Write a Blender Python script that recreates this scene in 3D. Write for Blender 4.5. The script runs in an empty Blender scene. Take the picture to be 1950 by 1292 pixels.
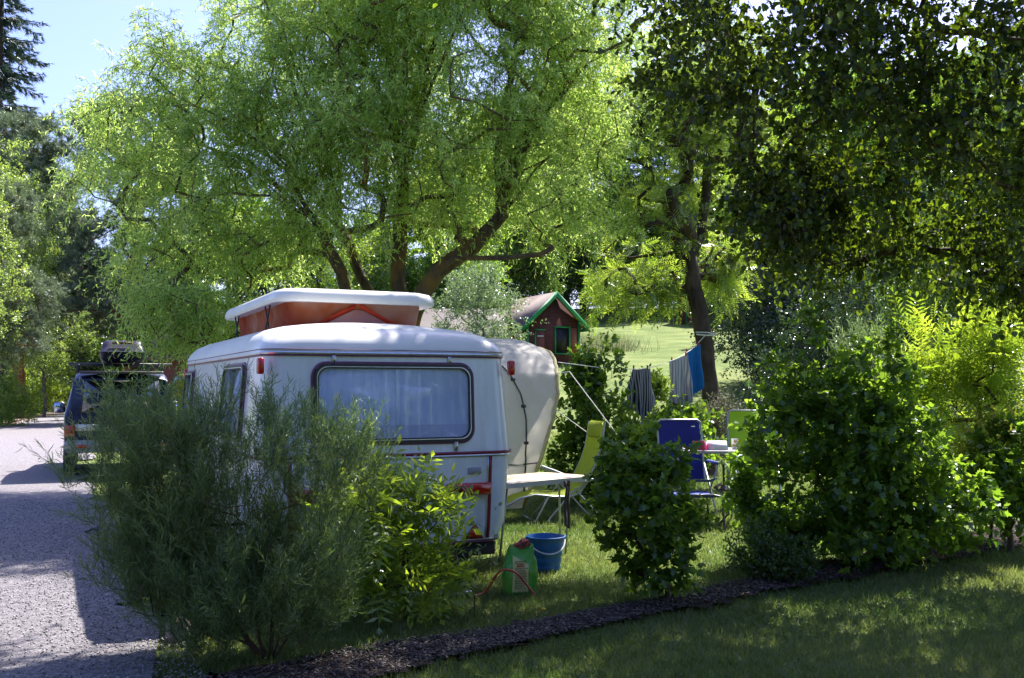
import bpy, math, random
import numpy as np
from mathutils import Vector, Matrix

# ------------------------------------------------------------------ camera, sky, sun
SC = bpy.context.scene
COL = SC.collection
R = math.radians
FPX = 1900.0                      # focal length in photo pixels (photo is 1950 wide)
EYE = 1.6
PITCH = math.atan((735 - 646) / FPX)
cam_d = bpy.data.cameras.new('camera'); cam = bpy.data.objects.new('camera', cam_d); COL.objects.link(cam)
cam_d.sensor_width = 36; cam_d.lens = 36 * FPX / 1950; cam_d.clip_start = .05; cam_d.clip_end = 3000
cam.location = (0, 0, EYE); cam.rotation_euler = (math.pi / 2 + PITCH, 0, 0)
SC.camera = cam
SUN_AZ, SUN_EL = R(32), R(53)     # azimuth from +Y towards +X
SUN = Vector((math.sin(SUN_AZ) * math.cos(SUN_EL), math.cos(SUN_AZ) * math.cos(SUN_EL), math.sin(SUN_EL)))
wd = bpy.data.worlds.new('World'); SC.world = wd; wd.use_nodes = True
nt = wd.node_tree; bg = nt.nodes['Background']
sky = nt.nodes.new('ShaderNodeTexSky'); sky.sky_type = 'NISHITA'; sky.sun_disc = False
sky.sun_elevation = SUN_EL; sky.sun_rotation = SUN_AZ; sky.altitude = 900; sky.dust_density = 4.5; sky.air_density = 1.15; sky.ozone_density = 2.2
tint = nt.nodes.new('ShaderNodeMixRGB'); tint.blend_type = 'MULTIPLY'; tint.inputs[0].default_value = 1; tint.inputs[2].default_value = (.93, .93, 1.3, 1)
nt.links.new(sky.outputs[0], tint.inputs[1]); nt.links.new(tint.outputs[0], bg.inputs[0]); bg.inputs[1].default_value = 0.09
sl = bpy.data.lights.new('sun', 'SUN'); so = bpy.data.objects.new('sun', sl); COL.objects.link(so)
sl.energy = 5.0; sl.angle = R(.53); sl.color = (1, .95, .87)
so.rotation_euler = SUN.to_track_quat('Z', 'Y').to_euler()
SC.view_settings.view_transform = 'Standard'; SC.view_settings.look = 'None'
SC.view_settings.exposure = 1.58; SC.view_settings.gamma = 1
SC.cycles.max_bounces = 7; SC.cycles.diffuse_bounces = 4; SC.cycles.transmission_bounces = 4
SC.cycles.transparent_max_bounces = 8; SC.cycles.glossy_bounces = 3
SC.cycles.caustics_reflective = False; SC.cycles.caustics_refractive = False

def P(px, py, d):
    """world point seen at photo pixel px,py at depth d metres"""
    x = (px - 975) / FPX; y = -(py - 646) / FPX
    cp, sp = math.cos(PITCH), math.sin(PITCH)
    v = Vector((x, cp - y * sp, sp + y * cp)); v *= d / v.y
    return Vector((v.x, v.y, v.z + EYE))

def sstep(a, b, x):
    t = np.clip((x - a) / (b - a), 0, 1); return t * t * (3 - 2 * t)
def H(x, y):
    """height of the terrain"""
    x = np.asarray(x, float); y = np.asarray(y, float)
    t = np.clip(y - 18, 0, None)
    ramp = np.where(t < 4, t * t / 8, t - 2) * .122
    ramp = np.minimum(ramp, 7.2 + .02 * t)
    m = sstep(-9, 1, x + .12 * (y - 20) * 0)
    left = sstep(60, 120, y) * 3
    return ramp * m + left * (1 - m) + .03 * np.sin(x * .7 + 1) * np.sin(y * .5) * sstep(10, 20, y)
def Hf(x, y): return float(H(x, y))

# ------------------------------------------------------------------ object helpers
def tag(o, label=None, cat=None, group=None, kind=None):
    if label: o['label'] = label
    if cat: o['category'] = cat
    if group: o['group'] = group
    if kind: o['kind'] = kind
    return o
def empty(name, loc, rz=0, label=None, cat=None, group=None):
    o = bpy.data.objects.new(name, None); COL.objects.link(o); o.location = loc; o.rotation_euler = (0, 0, rz)
    o.empty_display_size = .2
    return tag(o, label, cat, group)
def mesh_np(name, V, faces_idx, sizes, mat, parent=None, smooth=False, rnd=None):
    """V (n,3); faces_idx flat vertex indices; sizes per-face loop counts"""
    V = np.asarray(V, np.float32); fi = np.asarray(faces_idx, np.int32).ravel(); sz = np.asarray(sizes, np.int32)
    me = bpy.data.meshes.new(name)
    me.vertices.add(len(V)); me.vertices.foreach_set('co', V.ravel())
    me.loops.add(len(fi)); me.loops.foreach_set('vertex_index', fi)
    me.polygons.add(len(sz)); me.polygons.foreach_set('loop_start', np.concatenate([[0], np.cumsum(sz)[:-1]]).astype(np.int32))
    me.update(calc_edges=True)
    if smooth: me.polygons.foreach_set('use_smooth', np.ones(len(sz), bool))
    if rnd is not None:
        a = me.attributes.new('rnd', 'FLOAT', 'FACE'); a.data.foreach_set('value', np.asarray(rnd, np.float32))
    for m in (mat if isinstance(mat, (list, tuple)) else [mat]): me.materials.append(m)
    o = bpy.data.objects.new(name, me); COL.objects.link(o)
    if parent: o.parent = parent
    return o

class MB:
    def __init__(s): s.v = []; s.f = []; s.m = []
    def add(s, vs, fs, mi=0):
        b = len(s.v); s.v += [tuple(v) for v in vs]; s.f += [tuple(i + b for i in f) for f in fs]; s.m += [mi] * len(fs); return s
    def box(s, c, d, mi=0, M=None, bev=0):
        x, y, z = (k / 2 for k in d)
        if bev <= 0:
            vs = [(sx * x, sy * y, sz * z) for sz in (-1, 1) for sy in (-1, 1) for sx in (-1, 1)]
            fs = [(0, 2, 3, 1), (4, 5, 7, 6), (0, 1, 5, 4), (2, 6, 7, 3), (0, 4, 6, 2), (1, 3, 7, 5)]
        else:
            b = min(bev, x * .9, y * .9, z * .9)
            def ring(i, zz):
                X, Y = x - i, y - i; c_ = b * .98
                return [(X - c_, -Y, zz), (X, -Y + c_, zz), (X, Y - c_, zz), (X - c_, Y, zz), (-X + c_, Y, zz), (-X, Y - c_, zz), (-X, -Y + c_, zz), (-X + c_, -Y, zz)]
            rs = [ring(b * .7, -z), ring(0, -z + b), ring(0, z - b), ring(b * .7, z)]
            vs = sum(rs, []); fs = [tuple(range(7, -1, -1)), tuple(range(24, 32))]
            for k in range(3):
                for i in range(8): fs.append((k * 8 + i, k * 8 + (i + 1) % 8, k * 8 + 8 + (i + 1) % 8, k * 8 + 8 + i))
        out = []
        for v in vs:
            v = Vector(v)
            if M is not None: v = M @ v
            out.append(v + Vector(c))
        return s.add(out, fs, mi)
    def loft(s, rings, cap0=True, cap1=True, mi=0, closed=True):
        n = len(rings[0]); vs = [p for r in rings for p in r]; fs = []
        for k in range(len(rings) - 1):
            for i in range(n if closed else n - 1):
                j = (i + 1) % n; fs.append((k * n + i, k * n + j, k * n + n + j, k * n + n + i))
        if cap0 and closed: fs.append(tuple(range(n - 1, -1, -1)))
        if cap1 and closed: fs.append(tuple((len(rings) - 1) * n + i for i in range(n)))
        return s.add(vs, fs, mi)
    def tube(s, pts, r, n=8, mi=0, cap=True):
        pts = [Vector(p) for p in pts]; rings = []
        rr = r if isinstance(r, (list, tuple)) else [r] * len(pts); u = None
        for i, p in enumerate(pts):
            t = (pts[min(i + 1, len(pts) - 1)] - pts[max(i - 1, 0)]).normalized()
            if u is None: u = t.orthogonal().normalized()
            u = (u - t * u.dot(t)).normalized(); w = t.cross(u)
            rings.append([p + (u * math.cos(a) + w * math.sin(a)) * rr[i] for a in (2 * math.pi * k / n for k in range(n))])
        return s.loft(rings, cap, cap, mi)
    def lathe(s, prof, n=24, c=(0, 0, 0), mi=0, cap0=True, cap1=True, axis='Z'):
        rings = []
        for r, z in prof:
            ring = []
            for k in range(n):
                a = 2 * math.pi * k / n; x, y = r * math.cos(a), r * math.sin(a)
                p = (x, y, z) if axis == 'Z' else ((z, x, y) if axis == 'X' else (x, z, y))
                ring.append(Vector(p) + Vector(c))
            rings.append(ring)
        return s.loft(rings, cap0, cap1, mi)
    def grid(s, fn, nu, nv, mi=0, thick=0):
        P_ = [[Vector(fn(u / nu, v / nv)) for u in range(nu + 1)] for v in range(nv + 1)]
        vs = [p for r in P_ for p in r]; w = nu + 1
        fs = [(v * w + u, v * w + u + 1, v * w + w + u + 1, v * w + w + u) for v in range(nv) for u in range(nu)]
        if thick:
            nrm = [Vector((0, 0, 0)) for _ in vs]
            for f in fs:
                a = (vs[f[1]] - vs[f[0]]).cross(vs[f[3]] - vs[f[0]])
                for i in f: nrm[i] += a
            k = len(vs); vs2 = [v - n_.normalized() * thick for v, n_ in zip(vs, nrm)]
            fs2 = [tuple(i + k for i in reversed(f)) for f in fs]
            edge = [v for v in range(w)] + [w * v + nu for v in range(1, nv + 1)] + [nv * w + u for u in range(nu - 1, -1, -1)] + [w * v for v in range(nv - 1, 0, -1)]
            fs3 = [(edge[(i + 1) % len(edge)], edge[i], edge[i] + k, edge[(i + 1) % len(edge)] + k) for i in range(len(edge))]
            return s.add(vs + vs2, fs + fs2 + fs3, mi)
        return s.add(vs, fs, mi)
    def build(s, name, mat, parent=None, smooth=False, bevel=0):
        fi = [i for f in s.f for i in f]; o = mesh_np(name, s.v, fi, [len(f) for f in s.f], mat, parent, False)
        me = o.data
        if any(s.m): me.polygons.foreach_set('material_index', np.array(s.m, np.int32))
        if smooth:
            me.polygons.foreach_set('use_smooth', np.ones(len(s.f), bool))
            try: me.set_sharp_from_angle(angle=R(40 if smooth is True else smooth))
            except Exception: pass
        if bevel:
            b = o.modifiers.new('bevel', 'BEVEL'); b.width = bevel; b.segments = 2; b.limit_method = 'ANGLE'
        return o
def children(o): return [c for c in list(COL.objects) if c.parent == o]
def copy_tree(o, parent=None):
    c = o.copy(); COL.objects.link(c)
    if parent: c.parent = parent
    for ch in children(o): copy_tree(ch, c)
    return c

# ------------------------------------------------------------------ materials
def _mat(name):
    m = bpy.data.materials.new(name); m.use_nodes = True; n = m.node_tree; n.nodes.clear()
    out = n.nodes.new('ShaderNodeOutputMaterial'); return m, n, out
def _noise(n, scale, detail=4, rough=.55, coord='Object', vec=None, stretch=None):
    tc = n.nodes.new('ShaderNodeTexCoord'); t = n.nodes.new('ShaderNodeTexNoise')
    t.inputs['Scale'].default_value = scale; t.inputs['Detail'].default_value = detail; t.inputs['Roughness'].default_value = rough
    src = tc.outputs[coord]
    if stretch:
        mp = n.nodes.new('ShaderNodeMapping'); mp.inputs['Scale'].default_value = stretch
        n.links.new(src, mp.inputs[0]); src = mp.outputs[0]
    n.links.new(src, t.inputs['Vector']); return t
def _ramp(n, src, stops):
    r = n.nodes.new('ShaderNodeValToRGB'); e = r.color_ramp.elements
    e[0].position, e[0].color = stops[0][0], (*stops[0][1], 1); e[1].position, e[1].color = stops[-1][0], (*stops[-1][1], 1)
    for p, c in stops[1:-1]: k = e.new(p); k.color = (*c, 1)
    n.links.new(src, r.inputs[0]); return r
def _bump(n, h, strength, dist, bsdf):
    b = n.nodes.new('ShaderNodeBump'); b.inputs['Strength'].default_value = strength; b.inputs['Distance'].default_value = dist
    n.links.new(h, b.inputs['Height']); n.links.new(b.outputs[0], bsdf.inputs['Normal']); return b
def mk(name, c1, c2=None, scale=8, rough=.6, metal=0, bump=0, bdist=.01, coat=0, detail=4, stretch=None, spec=.5, trans=0, emit=None, mid=(.35, .65)):
    """painted / plastic / wood like surface with two-colour noise wear; trans = share of light let through (cloth)"""
    m, n, out = _mat(name); b = n.nodes.new('ShaderNodeBsdfPrincipled')
    c2 = c2 or tuple(k * .8 for k in c1)
    t = _noise(n, scale, detail, stretch=stretch); r = _ramp(n, t.outputs[0], [(mid[0], c2), (mid[1], c1)])
    n.links.new(r.outputs[0], b.inputs['Base Color'])
    b.inputs['Roughness'].default_value = rough; b.inputs['Metallic'].default_value = metal
    b.inputs['Specular IOR Level'].default_value = spec; b.inputs['Coat Weight'].default_value = coat; b.inputs['Coat Roughness'].default_value = .08
    if bump: _bump(n, t.outputs[0], bump, bdist, b)
    if trans:
        tr = n.nodes.new('ShaderNodeBsdfTranslucent'); n.links.new(r.outputs[0], tr.inputs[0])
        mx = n.nodes.new('ShaderNodeMixShader'); mx.inputs[0].default_value = trans
        n.links.new(b.outputs[0], mx.inputs[1]); n.links.new(tr.outputs[0], mx.inputs[2]); n.links.new(mx.outputs[0], out.inputs[0])
    else: n.links.new(b.outputs[0], out.inputs[0])
    return m
def leafmat(name, lo, hi, tlo, thi, tr=.5, gloss=.07, grough=.35):
    """lo/hi reflected colours, tlo/thi transmitted colours, chosen per leaf"""
    m, n, out = _mat(name); a = n.nodes.new('ShaderNodeAttribute'); a.attribute_name = 'rnd'
    r1 = _ramp(n, a.outputs['Fac'], [(0, lo), (1, hi)]); r2 = _ramp(n, a.outputs['Fac'], [(0, tlo), (1, thi)])
    d = n.nodes.new('ShaderNodeBsdfDiffuse'); t = n.nodes.new('ShaderNodeBsdfTranslucent'); g = n.nodes.new('ShaderNodeBsdfGlossy')
    g.inputs['Roughness'].default_value = grough; g.inputs[0].default_value = (.9, .95, 1, 1)
    n.links.new(r1.outputs[0], d.inputs[0]); n.links.new(r2.outputs[0], t.inputs[0])
    mx = n.nodes.new('ShaderNodeMixShader'); mx.inputs[0].default_value = tr
    n.links.new(d.outputs[0], mx.inputs[1]); n.links.new(t.outputs[0], mx.inputs[2])
    m2 = n.nodes.new('ShaderNodeMixShader'); m2.inputs[0].default_value = gloss
    n.links.new(mx.outputs[0], m2.inputs[1]); n.links.new(g.outputs[0], m2.inputs[2]); n.links.new(m2.outputs[0], out.inputs[0])
    return m
def barkmat(name, c1, c2, c3=None, scale=9):
    m, n, out = _mat(name); b = n.nodes.new('ShaderNodeBsdfPrincipled'); b.inputs['Roughness'].default_value = .9
    b.inputs['Specular IOR Level'].default_value = .2
    t = _noise(n, scale, 6, .7, stretch=(1, 1, .22)); r = _ramp(n, t.outputs[0], [(.32, c2), (.62, c1)])
    t2 = _noise(n, 2.2, 3); mx = n.nodes.new('ShaderNodeMixRGB'); r2 = _ramp(n, t2.outputs[0], [(.5, (0, 0, 0)), (.68, (1, 1, 1))])
    n.links.new(r2.outputs[0], mx.inputs[0]); n.links.new(r.outputs[0], mx.inputs[1]); mx.inputs[2].default_value = (*(c3 or c1), 1)
    n.links.new(mx.outputs[0], b.inputs['Base Color']); _bump(n, t.outputs[0], .9, .03, b); n.links.new(b.outputs[0], out.inputs[0]); return m
# ------------------------------------------------------------------ foliage engine
def nrmz(v): return v / np.maximum(np.linalg.norm(v, axis=-1, keepdims=True), 1e-9)
def T(vs, fs): return np.array(vs, float), fs
TPL = {}
TPL['kite'] = T([(0, 0, 0), (.42, .5, .05), (1, 0, -.06), (.42, -.5, .05)], [(0, 1, 2, 3)])
TPL['leaf'] = T([(0, 0, 0), (.28, .42, .05), (.62, .4, .04), (1, 0, -.08), (.62, -.4, .04), (.28, -.42, .05), (.45, 0, -.02)],
                [(0, 6, 1), (1, 6, 2), (2, 6, 3), (3, 6, 4), (4, 6, 5), (5, 6, 0)])
TPL['curl'] = T([(0, 0, 0), (.3, .42, .1), (.3, -.42, .1), (.68, .4, .1), (.68, -.3, .08), (.95, .35, -.12)], [(0, 2, 1), (1, 2, 4, 3), (3, 4, 5)])
TPL['heart'] = T([(0, 0, 0), (.04, .3, .02), (.3, .52, .04), (.62, .36, .02), (1, 0, -.1), (.62, -.36, .02), (.3, -.52, .04), (.04, -.3, .02), (.4, 0, -.05)],
                 [(0, 8, 2, 1), (2, 8, 3), (3, 8, 4), (4, 8, 5), (5, 8, 6), (6, 8, 0, 7)])
_l = [(0, 0), (.08, .35), (.3, .3), (.42, .62), (.55, .25), (.8, .22), (1.0, 0), (.8, -.22), (.55, -.25), (.42, -.62), (.3, -.3), (.08, -.35)]
TPL['lobed'] = T([(u, v, .06 * abs(v) - .1 * u * u) for u, v in _l] + [(.42, 0, -.04)], [(i, (i + 1) % 12, 12)[::-1] for i in range(12)])
def _pin(n, ll, lw, curve=.25, tipw=1.0):
    vs, fs = [], []
    for k in range(n):
        u = .18 + .8 * k / (n - 1) if n > 1 else 1
        for s in ((-1, 1) if k < n - 1 else (0,)):
            b = len(vs); c = -curve * u * u; l = ll * (1 - .35 * abs(u - .5)); w = lw / 2
            if s == 0: pts = [(u, 0, c), (u + l * .45, w, c), (u + l, 0, c - .04), (u + l * .45, -w, c)]
            else: pts = [(u, 0, c), (u + .3 * l - w, s * l * .45, c + .02), (u + .42 * l, s * l, c - .03), (u + .15 * l + w, s * l * .45, c + .02)]
            vs += pts; fs.append((b, b + 1, b + 2, b + 3) if s <= 0 else (b + 3, b + 2, b + 1, b))
    b = len(vs); vs += [(0, .008, 0), (0, -.008, 0), (.98, -.004, -curve), (.98, .004, -curve)]; fs.append((b, b + 1, b + 2, b + 3))
    return T(vs, fs)
TPL['pinnate'] = _pin(7, .36, .12)          # locust, ash
TPL['elder'] = _pin(4, .48, .2, .3)
_r = random.Random(5)
def _tuft(n, spread, w):
    vs, fs = [], []
    for k in range(n):
        a = _r.uniform(0, 6.283); e = _r.uniform(.1, spread); b = len(vs)
        d = Vector((math.cos(e), math.sin(e) * math.cos(a), math.sin(e) * math.sin(a))); s_ = Vector((_r.uniform(-.3, .3), 1, _r.uniform(-1, 1))).cross(d).normalized() * w
        o = Vector((_r.uniform(0, .5), 0, 0)); vs += [o - s_, o + s_, o + d * _r.uniform(.5, .8)]; fs.append((b, b + 1, b + 2))
    return T(vs, fs)
TPL['tuft'] = _tuft(26, 1.15, .03)
TPL['spray'] = _tuft(12, .7, .05)
def _clump(n, sz):
    vs, fs = [], []
    for k in range(n):
        o = Vector((_r.uniform(0, 1), _r.uniform(-.5, .5), _r.uniform(-.5, .5))); d = Vector((_r.uniform(-.3, 1), _r.uniform(-1, 1), _r.uniform(-1, .6))).normalized()
        s_ = d.orthogonal().normalized(); s_.rotate(Matrix.Rotation(_r.uniform(0, 3.1), 3, d)); b = len(vs); l = sz * _r.uniform(.7, 1.3)
        vs += [o, o + d * l * .45 + s_ * l * .36, o + d * l, o + d * l * .45 - s_ * l * .36]; fs.append((b, b + 1, b + 2, b + 3))
    return T(vs, fs)
TPL['clump'] = _clump(7, .42)
_tw = []
for _u in (0, .5, 1):
    for _k in range(3): _tw.append((_u, math.cos(_k * 2.094) * (.5 - .3 * _u), math.sin(_k * 2.094)))
TWIG_F = [(k * 3 + i, k * 3 + (i + 1) % 3, k * 3 + 3 + (i + 1) % 3, k * 3 + 3 + i) for k in range(2) for i in range(3)]

def leaves(name, tpl, B, D, N, L, Wd, mat, parent, rng, rnd=None):
    tv, tf = TPL[tpl]; D = nrmz(D); S = nrmz(np.cross(D, N)); N = np.cross(S, D)
    B = B[:, None]; V = B + (L[:, None] * tv[None, :, 0])[..., None] * D[:, None] + (Wd[:, None] * tv[None, :, 1])[..., None] * S[:, None] \
        + (((L if tpl not in ('tuft', 'spray', 'clump') else Wd)[:, None]) * tv[None, :, 2])[..., None] * N[:, None]
    n, k = len(B), len(tv); sz = np.array([len(f) for f in tf]); flat = np.concatenate([np.array(f) for f in tf])
    idx = (flat[None] + (np.arange(n) * k)[:, None]).ravel()
    if rnd is None: rnd = np.clip(rng.normal(.5, .22, n), 0, 1)
    return mesh_np(name, V.reshape(-1, 3), idx, np.tile(sz, n), mat, parent, rnd=np.repeat(rnd, len(tf)))
def twigs_mesh(V, idx, sz, A, Mid, E, r0):
    """append thin three-sided stems through A, Mid, E"""
    t = nrmz(E - A); u = nrmz(np.cross(t, np.array([.3, .2, .9]))); w = np.cross(t, u); n = len(A); rings = []
    for p, q in ((A, 1), (Mid, .7), (E, .3)):
        for k in range(3): rings.append(p + (u * math.cos(k * 2.094) + w * math.sin(k * 2.094)) * (r0 * q)[:, None])
    VV = np.stack(rings, 1); b = sum(len(v) for v in V); V.append(VV.reshape(-1, 3))
    fl = np.array(TWIG_F).ravel(); idx.append((fl[None] + (np.arange(n) * 9)[:, None] + b).ravel()); sz.append(np.full(n * 6, 4))

def skeleton(paths, tips, seg=.35, wig=.08, up=.3, rng=None, joinmin=0):
    """grow branches from trunk polylines to every tip; returns nodes, parents, main directions"""
    Pn, par = [], []
    for path in paths:
        prev = -1
        pts = [np.array(p, float) for p in path]
        if Pn and len(Pn) > 0:
            d = [np.linalg.norm(pts[0] - q) for q in Pn]; j = int(np.argmin(d))
            if d[j] < .6: prev = j; pts[0] = Pn[j]
        for a, b in zip(pts[:-1], pts[1:]):
            m = max(1, int(np.linalg.norm(b - a) / seg))
            for i in range(0 if prev == -1 else 1, m + 1):
                Pn.append(a + (b - a) * i / m + (rng.normal(0, wig * .5, 3) * (1 if 0 < i < m else 0))); par.append(prev); prev = len(Pn) - 1
    root = Pn[0]; nst = joinmin
    order = np.argsort(np.linalg.norm(tips - root, axis=1)); arr = np.array(Pn); tipn = []
    buf = np.zeros((len(arr) + len(tips) * 40, 3)); buf[:len(arr)] = arr; cnt = len(arr); par = list(par)
    rd = list(np.linalg.norm(arr - root, axis=1)); rdb = np.zeros(len(buf)); rdb[:cnt] = rd
    for ti in order:
        t = tips[ti]; dv = buf[nst:cnt] - t; d = np.linalg.norm(dv, axis=1); c = d + .45 * rdb[nst:cnt] * 0 + np.clip(dv[:, 2], 0, None) * .9
        j = int(np.argmin(c)) + nst; a = buf[j]; dist = np.linalg.norm(t - a); m = int(min(38, max(1, round(dist / seg)))); prev = j
        pdir = a - buf[par[j]] if par[j] >= 0 else np.array([0, 0, 1.]); pdir = pdir / (np.linalg.norm(pdir) + 1e-9)
        c1 = a + pdir * dist * .3 + np.array([0, 0, up * dist * .25])
        for i in range(1, m + 1):
            s = i / m; q = (1 - s) ** 2 * a + 2 * s * (1 - s) * c1 + s * s * t
            if i < m: q = q + rng.normal(0, wig, 3)
            buf[cnt] = q; rdb[cnt] = np.linalg.norm(q - root); par.append(prev); prev = cnt; cnt += 1
        tipn.append(prev)
    return buf[:cnt], np.array(par), np.array(tipn), order
def branch_mesh(name, N, par, tipn, R0, rmin, mat, parent, sides=7, power=.5, flare=1.35, skipthin=0):
    n = len(N); w = np.zeros(n); w[tipn] += 1
    for i in range(n - 1, 0, -1):
        if par[i] >= 0: w[par[i]] += w[i]
    w = np.maximum(w, .5); rad = np.maximum(rmin, R0 * (w / w[0:1].max()) ** power)
    ch = [[] for _ in range(n)]
    for i in range(n):
        if par[i] >= 0: ch[par[i]].append(i)
    mb = MB(); started = [(-1, i) for i in range(n) if par[i] < 0]
    while started:
        p, i = started.pop(); chain = ([p] if p >= 0 else []) + [i]
        while ch[chain[-1]]:
            c = sorted(ch[chain[-1]], key=lambda k: -w[k])
            for k in c[1:]: started.append((chain[-1], k))
            chain.append(c[0])
        if len(chain) < 2: continue
        r = [float(rad[k]) for k in chain]
        if p >= 0: r[0] = r[1] * 1.1
        else: r[0] *= flare
        if r[1] < skipthin: continue
        mb.tube([N[k] for k in chain], r, sides if r[1] > .03 else (5 if r[1] > .012 else 3))
    return mb.build(name, mat, parent, smooth=75), rad
def crownpts(rng, ells, n, shell=.35, holes=.0, hscale=1.2, zmin=None):
    """sample points in a union of ellipsoids (centre, radii, weight), more near the skin, with noise gaps"""
    out = []; wts = np.array([e[2] if len(e) > 2 else e[1][0] * e[1][1] * e[1][2] for e in ells], float); wts /= wts.sum()
    ph = rng.uniform(0, 6.28, (6, 3)); fr = rng.normal(0, hscale, (6, 3))
    while len(out) < n:
        e = ells[rng.choice(len(ells), p=wts)]; d = nrmz(rng.normal(0, 1, 3)); r = (rng.random() * (1 - shell ** 3) + shell ** 3) ** (1 / 3)
        q = np.array(e[0]) + d * np.array(e[1]) * r
        if zmin is not None and q[2] < zmin: continue
        if holes:
            s = np.mean(np.sin(fr @ q + ph[:, 0]))
            if s < holes - .5 + rng.normal(0, .05): continue
        out.append(q)
    return np.array(out)
def foliage(name, tips, C, rng, mat, parent, tpl, L, Wd, ntw, nlf, tlen, out=.6, up=.3, rand=.8, droop=.3, ldir=.7, lrand=.7, ldown=0., nup=.6,
            twigmat=None, twr=.003, stuff=False, jit=.05):
    """twigs at every tip, leaves along each twig"""
    nt_ = len(tips) * ntw; A = np.repeat(tips, ntw, 0) + rng.normal(0, jit, (nt_, 3))
    O = nrmz(A - C); D = nrmz(O * out + np.array([0, 0, up]) + rng.normal(0, rand, (nt_, 3)))
    ln = tlen * rng.uniform(.55, 1.25, nt_); g = np.array([0, 0, -1.])
    pos = lambda s: A + D * (ln * s)[:, None] + g * (droop * ln * s * s)[:, None]
    sarr = (np.arange(nlf) + rng.uniform(.2, .8)) / nlf; Bs, Ds = [], []
    for s in sarr:
        s_ = np.clip(s + rng.normal(0, .5 / nlf, nt_), .02, 1); Bs.append(pos(s_)); tan = nrmz(D * ln[:, None] + g * (2 * droop * ln * s_)[:, None])
        Ds.append(nrmz(tan * ldir + rng.normal(0, lrand, (nt_, 3)) + g * ldown))
    B = np.concatenate(Bs); D_ = np.concatenate(Ds); n = len(B)
    Nn = rng.normal(0, 1, (n, 3)) + np.array([0, 0, nup * 2]); LL = L * rng.uniform(.65, 1.3, n); WW = Wd * rng.uniform(.7, 1.25, n) * LL / L
    o = leaves(name, tpl, B, D_, Nn, LL, WW, mat, parent, rng)
    if twigmat:
        V, I, Z = [], [], []; twigs_mesh(V, I, Z, A, pos(np.full(nt_, .5)), pos(np.full(nt_, 1.)), np.full(nt_, twr))
        tag(mesh_np('twigs', np.concatenate(V), np.concatenate(I), np.concatenate(Z), twigmat, parent), kind='stuff')
    return o
# ------------------------------------------------------------------ ground, road, mulch
rng0 = np.random.default_rng(1)
def groundmat(name, stops, s1, s2, bump, bd, rough=.95, stops2=None):
    m, n, out = _mat(name); b = n.nodes.new('ShaderNodeBsdfPrincipled'); b.inputs['Roughness'].default_value = rough; b.inputs['Specular IOR Level'].default_value = .15
    t1 = _noise(n, s1, 6, .65); t2 = _noise(n, s2, 5, .7); mx = n.nodes.new('ShaderNodeMixRGB'); mx.inputs[0].default_value = .5
    n.links.new(t1.outputs[0], mx.inputs[1]); n.links.new(t2.outputs[0], mx.inputs[2]); r = _ramp(n, mx.outputs[0], stops)
    n.links.new(r.outputs[0], b.inputs['Base Color']); _bump(n, t2.outputs[0], bump, bd, b); n.links.new(b.outputs[0], out.inputs[0]); return m
M_lawn = groundmat('lawn_soil', [(.36, (.06, .085, .02)), (.47, (.10, .145, .035)), (.56, (.165, .20, .06)), (.68, (.25, .25, .11))], .55, 34, .8, .03)
M_road = groundmat('road_gravel', [(.34, (.06, .055, .062)), (.46, (.19, .175, .19)), (.56, (.30, .28, .295)), (.66, (.48, .455, .465))], 24, 75, 1, .025)
M_dust = groundmat('road_dust', [(.35, (.16, .11, .09)), (.5, (.28, .21, .18)), (.65, (.4, .32, .29))], 2, 60, .8, .015)
M_verge = groundmat('stony_verge', [(.35, (.06, .05, .045)), (.48, (.16, .14, .13)), (.58, (.26, .23, .22)), (.68, (.40, .37, .36))], 22, 70, 1, .03)
M_mulch = groundmat('mulch_soil', [(.36, (.018, .012, .010)), (.5, (.04, .027, .024)), (.62, (.08, .058, .055))], 6, 60, 1, .03)

gx = np.concatenate([np.linspace(-320, -40, 29), np.linspace(-38, 40, 130), np.linspace(45, 320, 29)])
gy = np.concatenate([np.linspace(-60, -6, 10), np.linspace(-5, 40, 110), np.linspace(41, 110, 70), np.linspace(115, 500, 24)])
XX, YY = np.meshgrid(gx, gy); ZZ = H(XX, YY); nx, ny = len(gx), len(gy)
ii = (np.arange(ny - 1)[:, None] * nx + np.arange(nx - 1)[None]).ravel()
q = np.stack([ii, ii + 1, ii + nx + 1, ii + nx], 1)
ground = mesh_np('lawn', np.stack([XX, YY, ZZ], -1).reshape(-1, 3), q, np.full(len(q), 4), M_lawn, smooth=True)
tag(ground, 'rising lawn of short dry grass', kind='structure')

def strip_sheet(name, left, right, dz, mat, kind='structure', nu=10, label=None, jit=.07):
    """sheet between two polylines, following the terrain"""
    def res(pl, n=150):
        pl = np.array(pl, float); s = np.concatenate([[0], np.cumsum(np.linalg.norm(np.diff(pl, axis=0), axis=1))]); t = s[-1] * np.linspace(0, 1, n) ** 1.5
        a = np.stack([np.interp(t, s, pl[:, k]) for k in (0, 1)], 1); k = np.array([1, 2, 3, 2, 1]) / 9.
        for _ in range(3): b = a.copy(); b[2:-2] = sum(k[j] * a[j:len(a) - 4 + j] for j in range(5)); a = b
        return a
    Lp, Rp = res(left), res(right); u = np.linspace(0, 1, nu + 1)
    A = Lp[:, None] * (1 - u)[None, :, None] + Rp[:, None] * u[None, :, None]
    e = rng0.normal(0, 1, A.shape) * jit; e[:, 1:-1] = 0; A = A + e
    Z = H(A[..., 0], A[..., 1]) + dz; V = np.concatenate([A, Z[..., None]], -1).reshape(-1, 3); w = nu + 1
    i = (np.arange(len(Lp) - 1)[:, None] * w + np.arange(nu)[None]).ravel(); q = np.stack([i, i + 1, i + w + 1, i + w], 1)
    o = mesh_np(name, V, q, np.full(len(q), 4), mat, smooth=True); return tag(o, label, kind=kind)
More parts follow.
